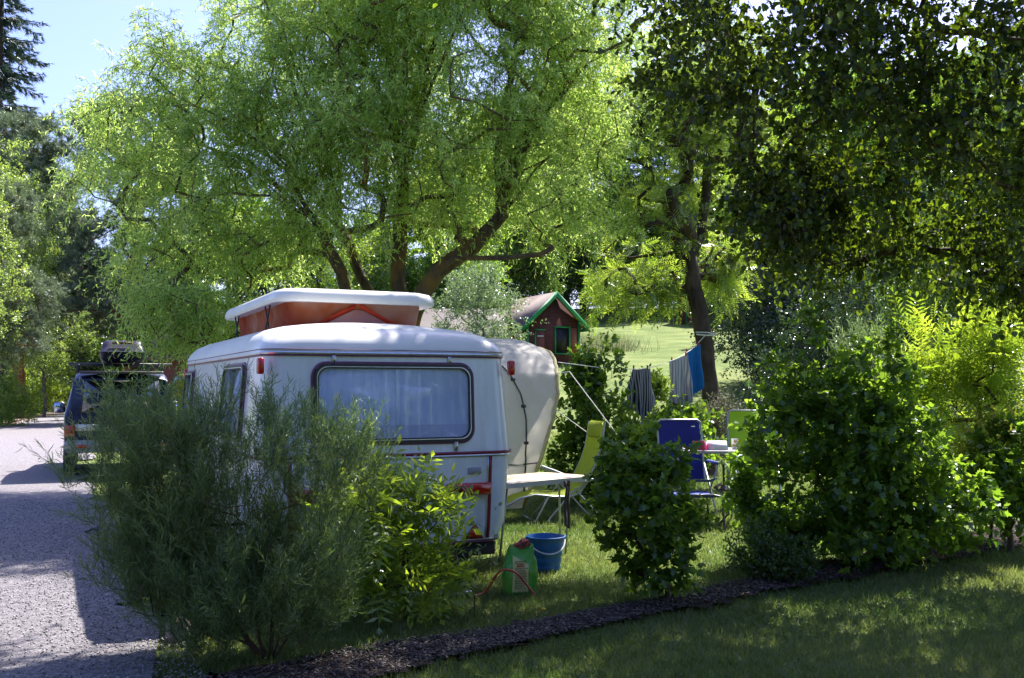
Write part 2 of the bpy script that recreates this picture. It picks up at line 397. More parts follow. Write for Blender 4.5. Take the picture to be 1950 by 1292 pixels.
road_l = [(-4.5, -5), (-8.2, 5), (-12.7, 18), (-19.5, 38), (-26, 58), (-38, 82)]
road_r = [(2.6, -5), (-1.75, 5.2), (-7.6, 17.4), (-14.8, 36), (-20.5, 56), (-31, 84)]
strip_sheet('road', road_l, road_r, .03, M_road, jit=.16, label='pale gravelled campsite road')
strip_sheet('road_verge', [(x - .9, y) for x, y in road_l], [(x + .1, y) for x, y in road_l], .026, M_dust, nu=3)
mul_n = [(-1.45, 4.6), (-.5, 5.72), (.08, 6.2), (.75, 6.75), (1.68, 7.5), (3.3, 8.7), (5.1, 10), (9.2, 13)]
mul_f = [(-1.9, 5.1), (-.85, 6.05), (-.05, 6.52), (.6, 7.02), (1.48, 7.75), (2.98, 9.12), (4.7, 10.6), (8.5, 13.9)]
strip_sheet('mulch_bed', mul_n, mul_f, .042, M_mulch, nu=5, label='strip of dark wood chip mulch under the shrubs')

def interp_line(pl, x): return np.interp(x, [p[0] for p in pl], [p[1] for p in pl])
def in_mulch(x, y): return (y > interp_line(mul_n, x)) & (y < interp_line(mul_f, x)) & (x > -2.2)
def in_road(x, y):
    pr = [p for p in road_r]; xr = np.interp(y, [p[1] for p in pr], [p[0] for p in pr]); return x < xr + .12 + .10 * np.sin(y * 5.3) + .07 * np.sin(y * 13.1 + 1)

# chips
n = 14000; t = rng0.random(n); k = rng0.random(n) * 1.1 - .05
ax = np.interp(t, np.linspace(0, 1, len(mul_n)), [p[0] for p in mul_n]); ay = np.interp(t, np.linspace(0, 1, len(mul_n)), [p[1] for p in mul_n])
bx = np.interp(t, np.linspace(0, 1, len(mul_f)), [p[0] for p in mul_f]); by = np.interp(t, np.linspace(0, 1, len(mul_f)), [p[1] for p in mul_f])
cx, cy = ax + (bx - ax) * k, ay + (by - ay) * k
D = rng0.normal(0, 1, (n, 3)); D[:, 2] *= .25; N = rng0.normal(0, .28, (n, 3)) + [0, 0, 1]
TPL['chip'] = T([(0, -.5, 0), (.1, .5, 0), (1, .35, 0), (.9, -.5, 0), (0, -.5, .12), (.1, .5, .12), (1, .35, .12), (.9, -.5, .12)],
                [(3, 2, 1, 0), (4, 5, 6, 7), (0, 1, 5, 4), (1, 2, 6, 5), (2, 3, 7, 6), (3, 0, 4, 7)])
M_chip = leafmat('wood_chip', (.03, .02, .016), (.17, .125, .11), (0, 0, 0), (0, 0, 0), tr=0, gloss=.05, grough=.6)
o = leaves('wood_chips', 'chip', np.stack([cx, cy, .044 + rng0.random(n) * .012], 1), D, N, rng0.uniform(.01, .034, n), rng0.uniform(.004, .012, n), M_chip, None, rng0, rnd=rng0.random(n) ** 2.2)
tag(o, 'scattered brown and grey wood chips', kind='stuff')

# loose stones on the road and along its edge
n = 16000; y = rng0.uniform(4.6, 14, n); xr = np.interp(y, [p[1] for p in road_r], [p[0] for p in road_r]); x = xr - np.abs(rng0.normal(0, 1, n)) ** 1.4 * 1.3 + .22
D = rng0.normal(0, 1, (n, 3)); D[:, 2] *= .2; TPL['stone'] = T([(0, -.5, 0), (.1, .5, 0), (1, .35, 0), (.9, -.5, 0), (.2, -.3, .5), (.3, .3, .55), (.8, .2, .5), (.7, -.3, .45)], TPL['chip'][1])
M_stone = leafmat('gravel_stone', (.08, .07, .078), (.45, .42, .44), (0, 0, 0), (0, 0, 0), tr=0, gloss=.03, grough=.6)
o = leaves('gravel', 'stone', np.stack([x, y, np.full(n, .032)], 1), D, np.tile([0, 0, 1.], (n, 1)) + rng0.normal(0, .2, (n, 3)), rng0.uniform(.004, .016, n), rng0.uniform(.004, .013, n), M_stone, None, rng0, rnd=rng0.random(n))
tag(o, 'loose grey stones on the road and its edge', kind='stuff')

# grass
M_grass = leafmat('grass_blade', (.035, .072, .016), (.20, .225, .07), (.10, .20, .025), (.36, .38, .09), tr=.42, gloss=.035, grough=.45)
TPL['blade'] = T([(0, -.5, 0), (0, .5, 0), (.55, .35, .1), (.55, -.35, .1), (1, 0, .32)], [(0, 1, 2, 3), (3, 2, 4)])
def grass(name, n, xf, yr, L, Wd, label, dens=1.6):
    y = yr[0] + (yr[1] - yr[0]) * rng0.random(n) ** dens; x = (rng0.random(n) * (xf[1] - xf[0]) + xf[0]) * y
    ok = (~in_mulch(x, y) | (rng0.random(n) < .26)) & (~in_road(x, y) | (~in_road(x + .42 * rng0.random(n) ** 2.5, y))); x, y = x[ok], y[ok]; n = len(x)
    patch = .5 + .25 * np.sin(x * 1.3 + 2 * np.sin(y * .9)) + .25 * np.sin(y * 2.1 + x * .6 + 1) ; patch += .25 * np.sin(x * 5.1 + 1.3 * y) * np.sin(4.3 * y - x)
    D = np.stack([rng0.normal(0, .45, n), rng0.normal(0, .45, n), np.full(n, .8)], 1); N = rng0.normal(0, 1, (n, 3)); N[:, 2] *= .3
    o = leaves(name, 'blade', np.stack([x, y, H(x, y) - .004], 1), D, N, L * rng0.uniform(.5, 1.4, n) * (1 + .25 * y / yr[1]), Wd * (y / yr[0]) ** .55 * rng0.uniform(.7, 1.3, n), M_grass, None, rng0,
               rnd=np.clip(.42 * patch + rng0.normal(.12, .16, n), 0, 1))
    return tag(o, label, kind='stuff')
grass('grass', 210000, (-.42, .56), (3.9, 11), .048, .0042, 'short lawn grass blades near the mulch bed')
grass('tall_grass', 90000, (-.1, .4), (11, 24), .06, .008, 'lawn grass blades of the camping pitch', 1.3)

# ------------------------------------------------------------------ caravan
M_white = mk('caravan_enamel', (.70, .74, .80), (.62, .66, .73), 3, .28, coat=.4, bump=.02, bdist=.004)
_n = M_white.node_tree; _b = [x for x in _n.nodes if x.type == 'BSDF_PRINCIPLED'][0]; _src = _b.inputs['Base Color'].links[0].from_socket
_t = _noise(_n, 2.6, 6, .7, stretch=(4, 4, .35)); _r2 = _ramp(_n, _t.outputs[0], [(.38, (.80, .79, .76)), (.56, (1, 1, 1))]); _m = _n.nodes.new('ShaderNodeMixRGB'); _m.blend_type = 'MULTIPLY'; _m.inputs[0].default_value = .55
_n.links.new(_src, _m.inputs[1]); _n.links.new(_r2.outputs[0], _m.inputs[2]); _n.links.new(_m.outputs[0], _b.inputs['Base Color'])
M_roofw = mk('roof_fibreglass', (.78, .78, .77), (.70, .70, .70), 2.5, .38, coat=.2)
M_alu = mk('aluminium', (.62, .63, .66), (.5, .5, .53), 20, .32, .85)
M_mar = mk('maroon_trim', (.23, .012, .03), (.16, .008, .025), 14, .35)
M_pur = mk('purple_piping', (.16, .04, .12), (.10, .02, .09), 14, .4)
M_rub = mk('black_rubber', (.018, .018, .022), (.03, .03, .035), 30, .55)
M_redl = mk('red_lens', (.52, .012, .012), (.38, .006, .006), 60, .18, coat=.6)
M_under = mk('underbody', (.02, .02, .02), (.035, .03, .028), 9, .9)
def glassmat(name, tint, mixf=.22, rough=.04):
    m, n, out = _mat(name); t = n.nodes.new('ShaderNodeBsdfTransparent'); g = n.nodes.new('ShaderNodeBsdfGlossy'); g.inputs['Roughness'].default_value = rough
    t.inputs[0].default_value = (*tint, 1); g.inputs[0].default_value = (.8, .86, 1, 1); lwt = n.nodes.new('ShaderNodeLayerWeight'); lwt.inputs[0].default_value = .25; f = n.nodes.new('ShaderNodeMath'); f.operation = 'MULTIPLY'; f.inputs[1].default_value = .35; n.links.new(lwt.outputs['Facing'], f.inputs[0])
    a = n.nodes.new('ShaderNodeMath'); a.operation = 'ADD'; a.inputs[1].default_value = mixf; n.links.new(f.outputs[0], a.inputs[0])
    mx = n.nodes.new('ShaderNodeMixShader'); n.links.new(a.outputs[0], mx.inputs[0]); n.links.new(t.outputs[0], mx.inputs[1]); n.links.new(g.outputs[0], mx.inputs[2]); n.links.new(mx.outputs[0], out.inputs[0]); return m
M_acryl = glassmat('acrylic_pane', (.93, .95, 1.0), .0)
M_carglass = glassmat('car_glass', (.16, .19, .24), .10)
TH = R(25)
car_av = empty('caravan', (-.90, 7.66, 0), TH, 'white and cream caravan with a raised pop-up roof, behind the feathery shrub', 'caravan')
LN = 4.9
def hx(z): return float(np.interp(z, [.34, .5, 1.07, 1.84], [.93, .99, 1.03, .975]))
def y0(z): return float(np.interp(z, [.34, .5, 1.07, 1.84], [.05, .02, 0, .05]))
def y1(z): return LN - float(np.interp(z, [.34, 1.07, 1.84], [.02, 0, .35]))
def rring(hw, ya, yb, rc, z, n=8, crown=0):
    pts = []
    for (sx, yy, a0) in ((1, ya + rc, -90), (1, yb - rc, 0), (-1, yb - rc, 90), (-1, ya + rc, 180)):
        for k in range(n + 1):
            a = R(a0 + 90 * k / n); pts.append(Vector((sx * (hw - rc) + rc * math.cos(a), yy + rc * math.sin(a), z)))
    # subdivide the long straight runs
    out = []
    for i, p in enumerate(pts):
        q_ = pts[(i + 1) % len(pts)]; out.append(p); d = (q_ - p).length
        if i % (n + 1) == n:
            m = 10
            for k in range(1, m): out.append(p.lerp(q_, k / m))
    return out
def bulge(ring, amt=.025):
    """slight outward bow of the rear and sides"""
    out = []
    for p in ring:
        x = p.x; out.append(Vector((x, p.y - amt * max(0, 1 - (x / .95) ** 2) * (1 if p.y < 1 else 0), p.z)))
    return out
RC = .17
mb = MB()
zs = [.36, .40, .5, .7, .9, 1.055, 1.07, 1.085, 1.3, 1.55, 1.75, 1.835]
mb.loft([bulge(rring(hx(z), y0(z), y1(z), RC, z)) for z in zs], True, True)
mb.build('body', M_white, car_av, smooth=True)
# roof shell
mb = MB(); prof = [(0, 0, .18), (.004, .045, .2), (.025, .095, .24), (.07, .15, .30), (.15, .195, .38), (.28, .228, .5), (.45, .255, .46), (.62, .27, .3), (.75, .277, .18)]
rings = []
for ins, dz, rc in prof:
    ya, yb = .045 + ins * 1.05, LN - .3 - ins * 1.9; hw = max(.985 - ins, .22); rc = min(rc, hw * .95)
    rings.append(rring(hw, ya, yb, rc, 1.85 + dz))
mb.loft(rings, True, True); mb.build('roof_shell', M_roofw, car_av, smooth=60)
# trims as proud bands
def band(name, zc, hgt, proud, mat, nm=None):
    mb = MB(); rr = []
    for dz, e in ((-hgt / 2, 0), (-hgt / 2, proud), (0, proud * 1.25), (hgt / 2, proud), (hgt / 2, 0)):
        z = zc + dz; rr.append(bulge(rring(hx(z) + e, y0(z) - e, y1(z) + e, RC + e, z)))
    mb.loft(rr, False, False); return mb.build(name, mat, car_av, smooth=30)
band('roof_gutter', 1.846, .022, .016, M_alu); band('roof_piping', 1.828, .012, .012, M_pur); band('roof_piping', 1.872, .006, .010, M_pur)
band('belt_moulding', 1.072, .022, .015, M_mar); band('belt_rail', 1.05, .016, .010, M_alu)
band('lower_moulding', .368, .016, .012, M_pur); band('lower_rail', .385, .012, .010, M_alu)
# vertical mouldings on the rear
def rearpt(x, z, out=0): return Vector((x, y0(z) - .025 * max(0, 1 - (x / .95) ** 2) - out, z))
for x in (-.80, .80):
    for dx, w, m_, e in ((0, .024, M_mar, .010), (-.02 * (1 if x > 0 else -1), .01, M_alu, .008)):
        mb = MB(); rr = []
        for z in np.linspace(.392, 1.04, 8):
            s_ = 1 - .02 * (1.04 - z); c = rearpt(x * s_ + dx, z); rr.append([c + Vector(k) for k in ((-w / 2, .01, 0), (-w / 2, -e, 0), (w / 2, -e, 0), (w / 2, .01, 0))])
        mb.loft(rr); mb.build('corner_moulding', m_, car_av)
for x in (-.60, .60):
    mb = MB(); mb.box(rearpt(x, .79, .03), (.37, .06, .092), bev=.012); mb.box(rearpt(x, .79, .052), (.01, .02, .08)); tl = mb.build('tail_light', M_redl, car_av)
    MB().box(rearpt(x - .1, .79, .062), (.1, .006, .06), bev=.004).build('lens', mk('dark_red_lens', (.2, .01, .01), None, 30, .2), tl)
MB().box(rearpt(.66, .93, .008), (.11, .014, .05), bev=.004).build('data_plate', mk('grey_plate', (.32, .33, .38), None, 20, .5), car_av)
mb = MB(); mb.lathe([(.085, 0), (.085, -.012), (.07, -.022), (.001, -.024)], 24, rearpt(-.42, .93, 0), axis='Y2'); 
mb.build('vent_cap', mk('blue_grey_vent', (.12, .13, .2), None, 20, .5), car_av, smooth=True)
mb = MB(); c = rearpt(.67, .392, .022); h_ = .135
mb.add([c + Vector(v) for v in ((-.078, 0, 0), (.078, 0, 0), (0, .002, h_), (-.078, .012, 0), (.078, .012, 0), (0, .014, h_))], [(0, 1, 2), (5, 4, 3), (0, 3, 4, 1), (1, 4, 5, 2), (2, 5, 3, 0)])
tri = mb.build('reflector_triangle', M_mar, car_av)
mb = MB(); c2_ = c + Vector((0, -.004, .018)); mb.add([c2_ + Vector(v) for v in ((-.05, 0, 0), (.05, 0, 0), (0, .001, .088), (-.05, .003, 0), (.05, .003, 0), (0, .004, .088))], [(0, 1, 2), (5, 4, 3), (0, 3, 4, 1), (1, 4, 5, 2), (2, 5, 3, 0)])
mb.build('reflector', mk('orange_red_reflector', (.7, .05, .02), (.5, .03, .015), 120, .25), tri)

def window(name, cx_, cz, w, h, frame_w, M, curtain_mat, sash=True, pane=M_acryl, depth=.03):
    """M maps (u, v, out) to local caravan space"""
    def rr(hw, hh, rc, out):
        pts = []
        for sx, sy, a0 in ((1, -1, -90), (1, 1, 0), (-1, 1, 90), (-1, -1, 180)):
            for k in range(7):
                a = R(a0 + 15 * k); pts.append(M(cx_ + sx * (hw - rc) + rc * math.cos(a), cz + sy * (hh - rc) + rc * math.sin(a), out))
        return pts
    rc = min(.1, w * .22); W2, H2 = w / 2, h / 2; base = rc * .1
    wroot = MB(); fw = frame_w
    wroot.loft([rr(W2, H2, rc, -.004), rr(W2, H2, rc, depth), rr(W2 - fw, H2 - fw, rc * .8, depth), rr(W2 - fw, H2 - fw, rc * .8, -.004)], False, False)
    wo = wroot.build(name, M_rub, car_av, smooth=40)
    MB().loft([rr(W2 + .018, H2 + .018, rc + .018, -.002), rr(W2 + .018, H2 + .018, rc + .018, .012), rr(W2 + .002, H2 + .002, rc, .014), rr(W2 + .002, H2 + .002, rc, -.002)], False, False).build('window_piping', M_pur, wo, smooth=40)
    i = fw * .55
    MB().loft([rr(W2 - i, H2 - i, rc * .85, depth), rr(W2 - i, H2 - i, rc * .85, depth + .005), rr(W2 - i - .006, H2 - i - .006, rc * .85, depth + .005), rr(W2 - i - .006, H2 - i - .006, rc * .85, depth)], False, False).build('sash_line', M_alu, wo, smooth=40)
    if curtain_mat:
        mbc = MB(); a, b = W2 - fw * .6, H2 - fw * .6
        for (u0, u1, sd) in ((-a, .03, 1), (.0, a, 2)):
            rg = random.Random(sd + int(cz * 10)); ph = [rg.uniform(0, 6) for _ in range(4)]
            def fn(u, v, u0=u0, u1=u1, ph=ph):
                x = u0 + (u1 - u0) * u; z = -b + 2 * b * v
                return M(cx_ + x, cz + z, .009 + .0024 * math.sin(x * 62 + ph[0] + 1.2 * math.sin(z * 4 + ph[1])) + .0010 * math.sin(x * 131 + ph[2] + z * 2) + (.0015 if u0 == 0 else 0))
            mbc.grid(fn, 60, 10)
        mbc.build('curtain', curtain_mat, wo, smooth=80)
    MB().loft([rr(W2 - fw + .002, H2 - fw + .002, rc * .8, depth - .010), rr(W2 - fw + .002, H2 - fw + .002, rc * .8, depth - .006)]).build('pane', pane, wo)
    return wo
# curtain with a lace hem
m, n_, out_ = _mat('lace_curtain'); b_ = n_.nodes.new('ShaderNodeBsdfPrincipled'); b_.inputs['Roughness'].default_value = .9
tc = n_.nodes.new('ShaderNodeTexCoord'); sp = n_.nodes.new('ShaderNodeSeparateXYZ'); n_.links.new(tc.outputs['Object'], sp.inputs[0])
vo = n_.nodes.new('ShaderNodeTexVoronoi'); vo.inputs['Scale'].default_value = 42; vo.inputs['Randomness'].default_value = 0
mp = n_.nodes.new('ShaderNodeMapping'); mp.inputs['Scale'].default_value = (1, 0.0, 1); n_.links.new(tc.outputs['Object'], mp.inputs[0]); n_.links.new(mp.outputs[0], vo.inputs['Vector'])
rv = _ramp(n_, vo.outputs['Distance'], [(.18, (.75, .70, .80)), (.3, (.42, .46, .66)), (.42, (.62, .66, .80))])
lt = n_.nodes.new('ShaderNodeMath'); lt.operation = 'LESS_THAN'; lt.inputs[1].default_value = 1.30; n_.links.new(sp.outputs[2], lt.inputs[0])
tn = _noise(n_, 5, 5, .6, stretch=(3, 1, .6)); rb = _ramp(n_, tn.outputs[0], [(.35, (.58, .66, .86)), (.65, (.82, .87, .96))])
mx_ = n_.nodes.new('ShaderNodeMixRGB'); n_.links.new(lt.outputs[0], mx_.inputs[0]); n_.links.new(rb.outputs[0], mx_.inputs[1]); n_.links.new(rv.outputs[0], mx_.inputs[2])
n_.links.new(mx_.outputs[0], b_.inputs['Base Color']); n_.links.new(b_.outputs[0], out_.inputs[0]); M_curt = m
Mrear = lambda u, v, o_: rearpt(u, v, o_)
rw = window('rear_window', .01, 1.465, 1.27, .60, .035, Mrear, M_curt)
M_sidec = mk('side_curtain', (.30, .36, .33), (.14, .18, .17), 4, .8, stretch=(1, 3, .6))
Mleft = lambda u, v, o_: Vector((-hx(v) - o_, u, v))
window('side_window', 1.24, 1.47, 1.02, .60, .035, Mleft, M_sidec)
window('side_window', 4.08, 1.45, .66, .60, .035, Mleft, mk('dark_curtain', (.10, .12, .11), (.03, .04, .04), 4, .8))
# brackets and stays
for x, z in ((-.47, 1.80), (.46, 1.80), (-.47, 1.13), (.50, 1.13)):
    MB().box(rearpt(x, z, .008), (.032, .012, .055 if z > 1.5 else .08), bev=.003).box(rearpt(x, z, .017), (.012, .008, .045)).build('window_hinge', M_alu, car_av)
for x, y in ((-.995, .06), (1.0, .06)):
    MB().box((x * 1.012, y, 1.745), (.045, .075, .12), bev=.01).build('marker_light', M_redl, car_av)
MB().box((-.97, 4.62, 1.73), (.05, .07, .12), bev=.01).build('marker_light', M_redl, car_av)
# decal stripes on the left side
mb = MB(); mb2 = MB()
def leftpoly(mbx, pts, o_=.003):
    a = [Mleft(y, z, o_) for y, z in pts]; b__ = [Mleft(y, z, .0) for y, z in pts]; k = len(a); mbx.add(a + b__, [tuple(range(k))[::-1]] + [(i, (i + 1) % k, (i + 1) % k + k, i + k) for i in range(k)])
leftpoly(mb, [(3.15, 1.62), (3.0, 1.34), (2.6, 1.12), (2.3, 1.1), (2.5, 1.17), (2.85, 1.36)]); leftpoly(mb, [(3.4, 1.5), (3.3, 1.25), (3.0, 1.1), (2.7, 1.1), (3.0, 1.18), (3.2, 1.32)])
leftpoly(mb2, [(2.9, 1.58), (2.6, 1.36), (2.3, 1.22), (2.1, 1.2), (2.3, 1.27), (2.6, 1.42)])
mb.build('decal_stripe', mk('blue_decal', (.10, .42, .62), (.16, .5, .7), 20, .35), car_av); mb2.build('decal_stripe', mk('brown_decal', (.36, .24, .2), None, 20, .4), car_av)
# chassis and wheels
MB().box((0, LN / 2, .27), (1.5, LN - .5, .2), bev=.03).box((0, .32, .3), (1.75, .5, .1)).build('chassis', M_under, car_av)
for sx in (-1, 1):
    mb = MB(); mb.lathe([(.18, -.08), (.27, -.085), (.3, -.05), (.3, .05), (.27, .085), (.18, .08)], 28, (sx * .86, 2.3, .30), axis='X'); wo = mb.build('wheel', M_rub, car_av, smooth=True)
    MB().lathe([(.18, -.05), (.12, -.07), (.001, -.07)], 20, (sx * .86 , 2.3, .30), axis='X').build('rim', M_alu, wo, smooth=True)
# pop-up roof
lid = []
for ins, z in ((.05, 2.305), (.0, 2.30), (-.010, 2.32), (-.008, 2.345), (.0, 2.375), (.022, 2.402), (.07, 2.418), (.16, 2.427), (.36, 2.434)):
    lid.append(rring(.71 - ins, .90 + ins, 3.72 - ins, max(.06, .22 - ins * .3), z))
popup = MB().loft(lid, True, True).build('popup_roof', M_roofw, car_av, smooth=60)
m, n_, out_ = _mat('orange_canvas'); b_ = n_.nodes.new('ShaderNodeBsdfPrincipled'); b_.inputs['Roughness'].default_value = .85
t_ = _noise(n_, 1.7, 3); r_ = _ramp(n_, t_.outputs[0], [(.38, (.46, .06, .02)), (.52, (.56, .16, .07)), (.64, (.62, .36, .28))]); n_.links.new(r_.outputs[0], b_.inputs['Base Color'])
tr_ = n_.nodes.new('ShaderNodeBsdfTranslucent'); n_.links.new(r_.outputs[0], tr_.inputs[0]); mx_ = n_.nodes.new('ShaderNodeMixShader'); mx_.inputs[0].default_value = .45
n_.links.new(b_.outputs[0], mx_.inputs[1]); n_.links.new(tr_.outputs[0], mx_.inputs[2]); n_.links.new(mx_.outputs[0], out_.inputs[0]); M_canvas = m
rg = np.random.default_rng(8); rr = []
for k, z in enumerate(np.linspace(2.02, 2.315, 7)):
    ring = rring(.60 - .025 * math.sin(math.pi * k / 6), 1.03, 3.55, .12, z); rr.append([p + Vector((0, 0, 0)) + Vector((math.sin(p.y * 9 + k) * .01, math.sin(p.x * 11 + k * .8) * .012, 0)) for p in ring])
tent = MB().loft(rr, False, False).build('tent_wall', M_canvas, car_av, smooth=60)
M_red = mk('bright_orange_canvas', (.75, .075, .03), (.62, .05, .02), 6, .8, trans=.3)
for (xa, xb) in ((-.42, -.02), (.42, .02)):                         # the A-shaped orange flaps of the tent window
    mb = MB(); pts = [(xa, 2.10), (xb, 2.30)]; a = Vector((xa, 1.008, 2.10)); b__ = Vector((xb, 1.008, 2.30)); nrm = Vector((0, 0, 1)).cross(Vector((1, 0, 0))); w = Vector((0, 0, .05))
    mb.add([a, a + w * 0 + Vector((.09 * (1 if xa < 0 else -1), 0, 0)), b__ - w * .6, b__ + w * .1] + [p + Vector((0, .004, 0)) for p in (a, a + Vector((.09 * (1 if xa < 0 else -1), 0, 0)), b__ - w * .6, b__ + w * .1)],
           [(0, 1, 2, 3), (7, 6, 5, 4), (0, 4, 5, 1), (1, 5, 6, 2), (2, 6, 7, 3), (3, 7, 4, 0)]); mb.build('tent_flap', M_red, tent)
mb = MB(); mb.add([(-.38, 1.004, 2.08), (.38, 1.004, 2.08), (.04, 1.004, 2.25), (-.04, 1.004, 2.25), (-.38, 1.0, 2.08), (.38, 1.0, 2.08), (.04, 1.0, 2.25), (-.04, 1.0, 2.25)], [(4, 5, 6, 7), (0, 1, 5, 4), (1, 2, 6, 5), (2, 3, 7, 6), (3, 0, 4, 7)])
mb.build('tent_window', mk('pink_canvas', (.42, .15, .14), (.5, .25, .22), 5, .85), tent)
for yy in (1.55, 3.1):
    for s in (-1, 1):
        MB().tube([(-.665, yy - .09 * s, 2.08), (-.665 - .004 * s, yy + .09 * s, 2.31)], .007, 6).build('scissor_strut', M_rub, popup)

# ------------------------------------------------------------------ awning on the caravan's right side
M_cream = mk('cream_awning', (.86, .83, .79), (.80, .77, .73), 2.5, .85, bump=.35, bdist=.02, trans=.6, detail=6)
M_olive = mk('olive_piping', (.42, .38, .18), (.34, .30, .13), 12, .7)
awn = empty('awning', tuple(car_av.matrix_basis @ Vector((1.02, 3.0, 0))) if False else (0, 0, 0), 0, 'cream canvas awning with olive piped edge, on the right side of the caravan', 'awning')
awn.location = (-.90, 7.66, 0); awn.rotation_euler = (0, 0, TH)
prof = [(2.22, 4.70, 2.4, 3.42), (2.19, 4.5, 2.9, 3.48), (2.12, 4.25, 3.1, 3.50), (2.0, 4.02, 3.25, 3.45), (1.87, 3.88, 3.32, 3.41), (1.74, 3.78, 3.36, 3.36), (1.5, 3.70, 3.33, 3.33), (1.2, 3.66, 3.25, 3.25), (.8, 3.64, 3.1, 3.1), (.45, 3.64, 2.96, 2.96), (.12, 3.66, 2.84, 2.84)]
def awf(u, v):
    k = v * (len(prof) - 1); i = min(int(k), len(prof) - 2); f = k - i; z = prof[i][0] * (1 - f) + prof[i + 1][0] * f
    y = prof[i][1] * (1 - f) + prof[i + 1][1] * f; xo = prof[i][3] * (1 - f) + prof[i + 1][3] * f; x = 1.0 + (xo - 1.0) * u
    zt = z - (.06 * (1 - u) ** 2 + .10 * max(0, u - .88) / .12 * max(0, u - .88) / .12) * max(0, (z - 1.7) / .5)
    wr = .010 * math.sin(x * 23 + z * 9) * math.sin(z * 7 + x * 3) + .03 * math.sin(u * math.pi) + (.006 * math.sin(z * 55) if u > .9 else 0)
    return (x, y - wr, zt)
MB().grid(awf, 46, 44, thick=.004).build('rear_panel', M_cream, awn, smooth=60)
def roof_f(u, v):
    p = Vector(awf(u, 0)); return (p.x, p.y + 1.9 * v, p.z + .02 * math.sin(v * 3.1))
MB().grid(roof_f, 12, 10, thick=.004).build('canopy', M_cream, awn, smooth=60)
mb = MB(); mb.tube([Vector(awf(1, v / 40)) + Vector((.012, 0, 0)) for v in range(41)], .026, 8); mb.build('edge_piping', M_olive, awn, smooth=True)
mb = MB()
for u_, m_ in ((.765, 0), ):
    line = [Vector(awf(.69 + .29 * v / 30, .42 + .53 * v / 30)) + Vector((-.02, -.02, 0)) for v in range(31)]
    mb.tube(line, .010, 6)
    for t_ in (6, 13, 20, 26): mb.box(line[t_], (.05, .03, .035))
mb.build('seam_strap', M_rub, awn)
MB().tube([awf(.72, .84), awf(.86, .845), awf(1, .84)], .007, 5).build('tie_cord', M_rub, awn)
M_rope = mk('white_cord', (.75, .75, .72), (.6, .6, .58), 60, .8)
def toloc(o, p): return Matrix.Rotation(-o.rotation_euler.z, 4, 'Z') @ (Vector(p) - o.location)
for a, b in ((P(1084, 708, 12.3), P(1300, 975, 11.9)), (P(1060, 782, 12.4), P(1330, 975, 12.6))):
    a_ = toloc(awn, a); b_ = toloc(awn, (b.x, b.y, .0)); t0 = toloc(awn, P(1057, 712 if a.z > 1.6 else 782, 12.35))
    mb = MB(); mb.tube([t0, a_, b_], .006, 5); mb.build('guy_rope', M_rope, awn)
# ------------------------------------------------------------------ cars
M_navy = mk('navy_paint', (.006, .010, .055), (.008, .014, .07), 2, .25, coat=.25)
M_blkpl = mk('black_plastic', (.02, .02, .028), (.03, .03, .04), 30, .5)
M_silv = mk('silver_bumper', (.30, .31, .33), (.24, .25, .27), 10, .4, .3)
M_cab = mk('cabin_dark', (.03, .03, .045), (.05, .05, .07), 5, .8)
def text_mesh(txt, size, mat, parent, name, place, extr=.002):
    """letters built one by one; place(k, n, char_width_positions) returns a 4x4 for every letter"""
    vs, fs = [], []; cu = bpy.data.curves.new('t', 'FONT'); cu.size = size; cu.extrude = extr
    tmp = bpy.data.objects.new('t', cu); COL.objects.link(tmp)
    for k, chh in enumerate(txt):
        if chh == ' ': continue
        cu.body = chh; bpy.context.view_layer.update(); me = tmp.to_mesh(); b = len(vs)
        w = max((v.co.x for v in me.vertices), default=0); Mx = place(k, len(txt), w); vs += [Mx @ v.co for v in me.vertices]; fs += [tuple(i + b for i in p.vertices) for p in me.polygons]; tmp.to_mesh_clear()
    bpy.data.objects.remove(tmp); bpy.data.curves.remove(cu)
    mb = MB(); mb.add(vs, fs); return mb.build(name, mat, parent)
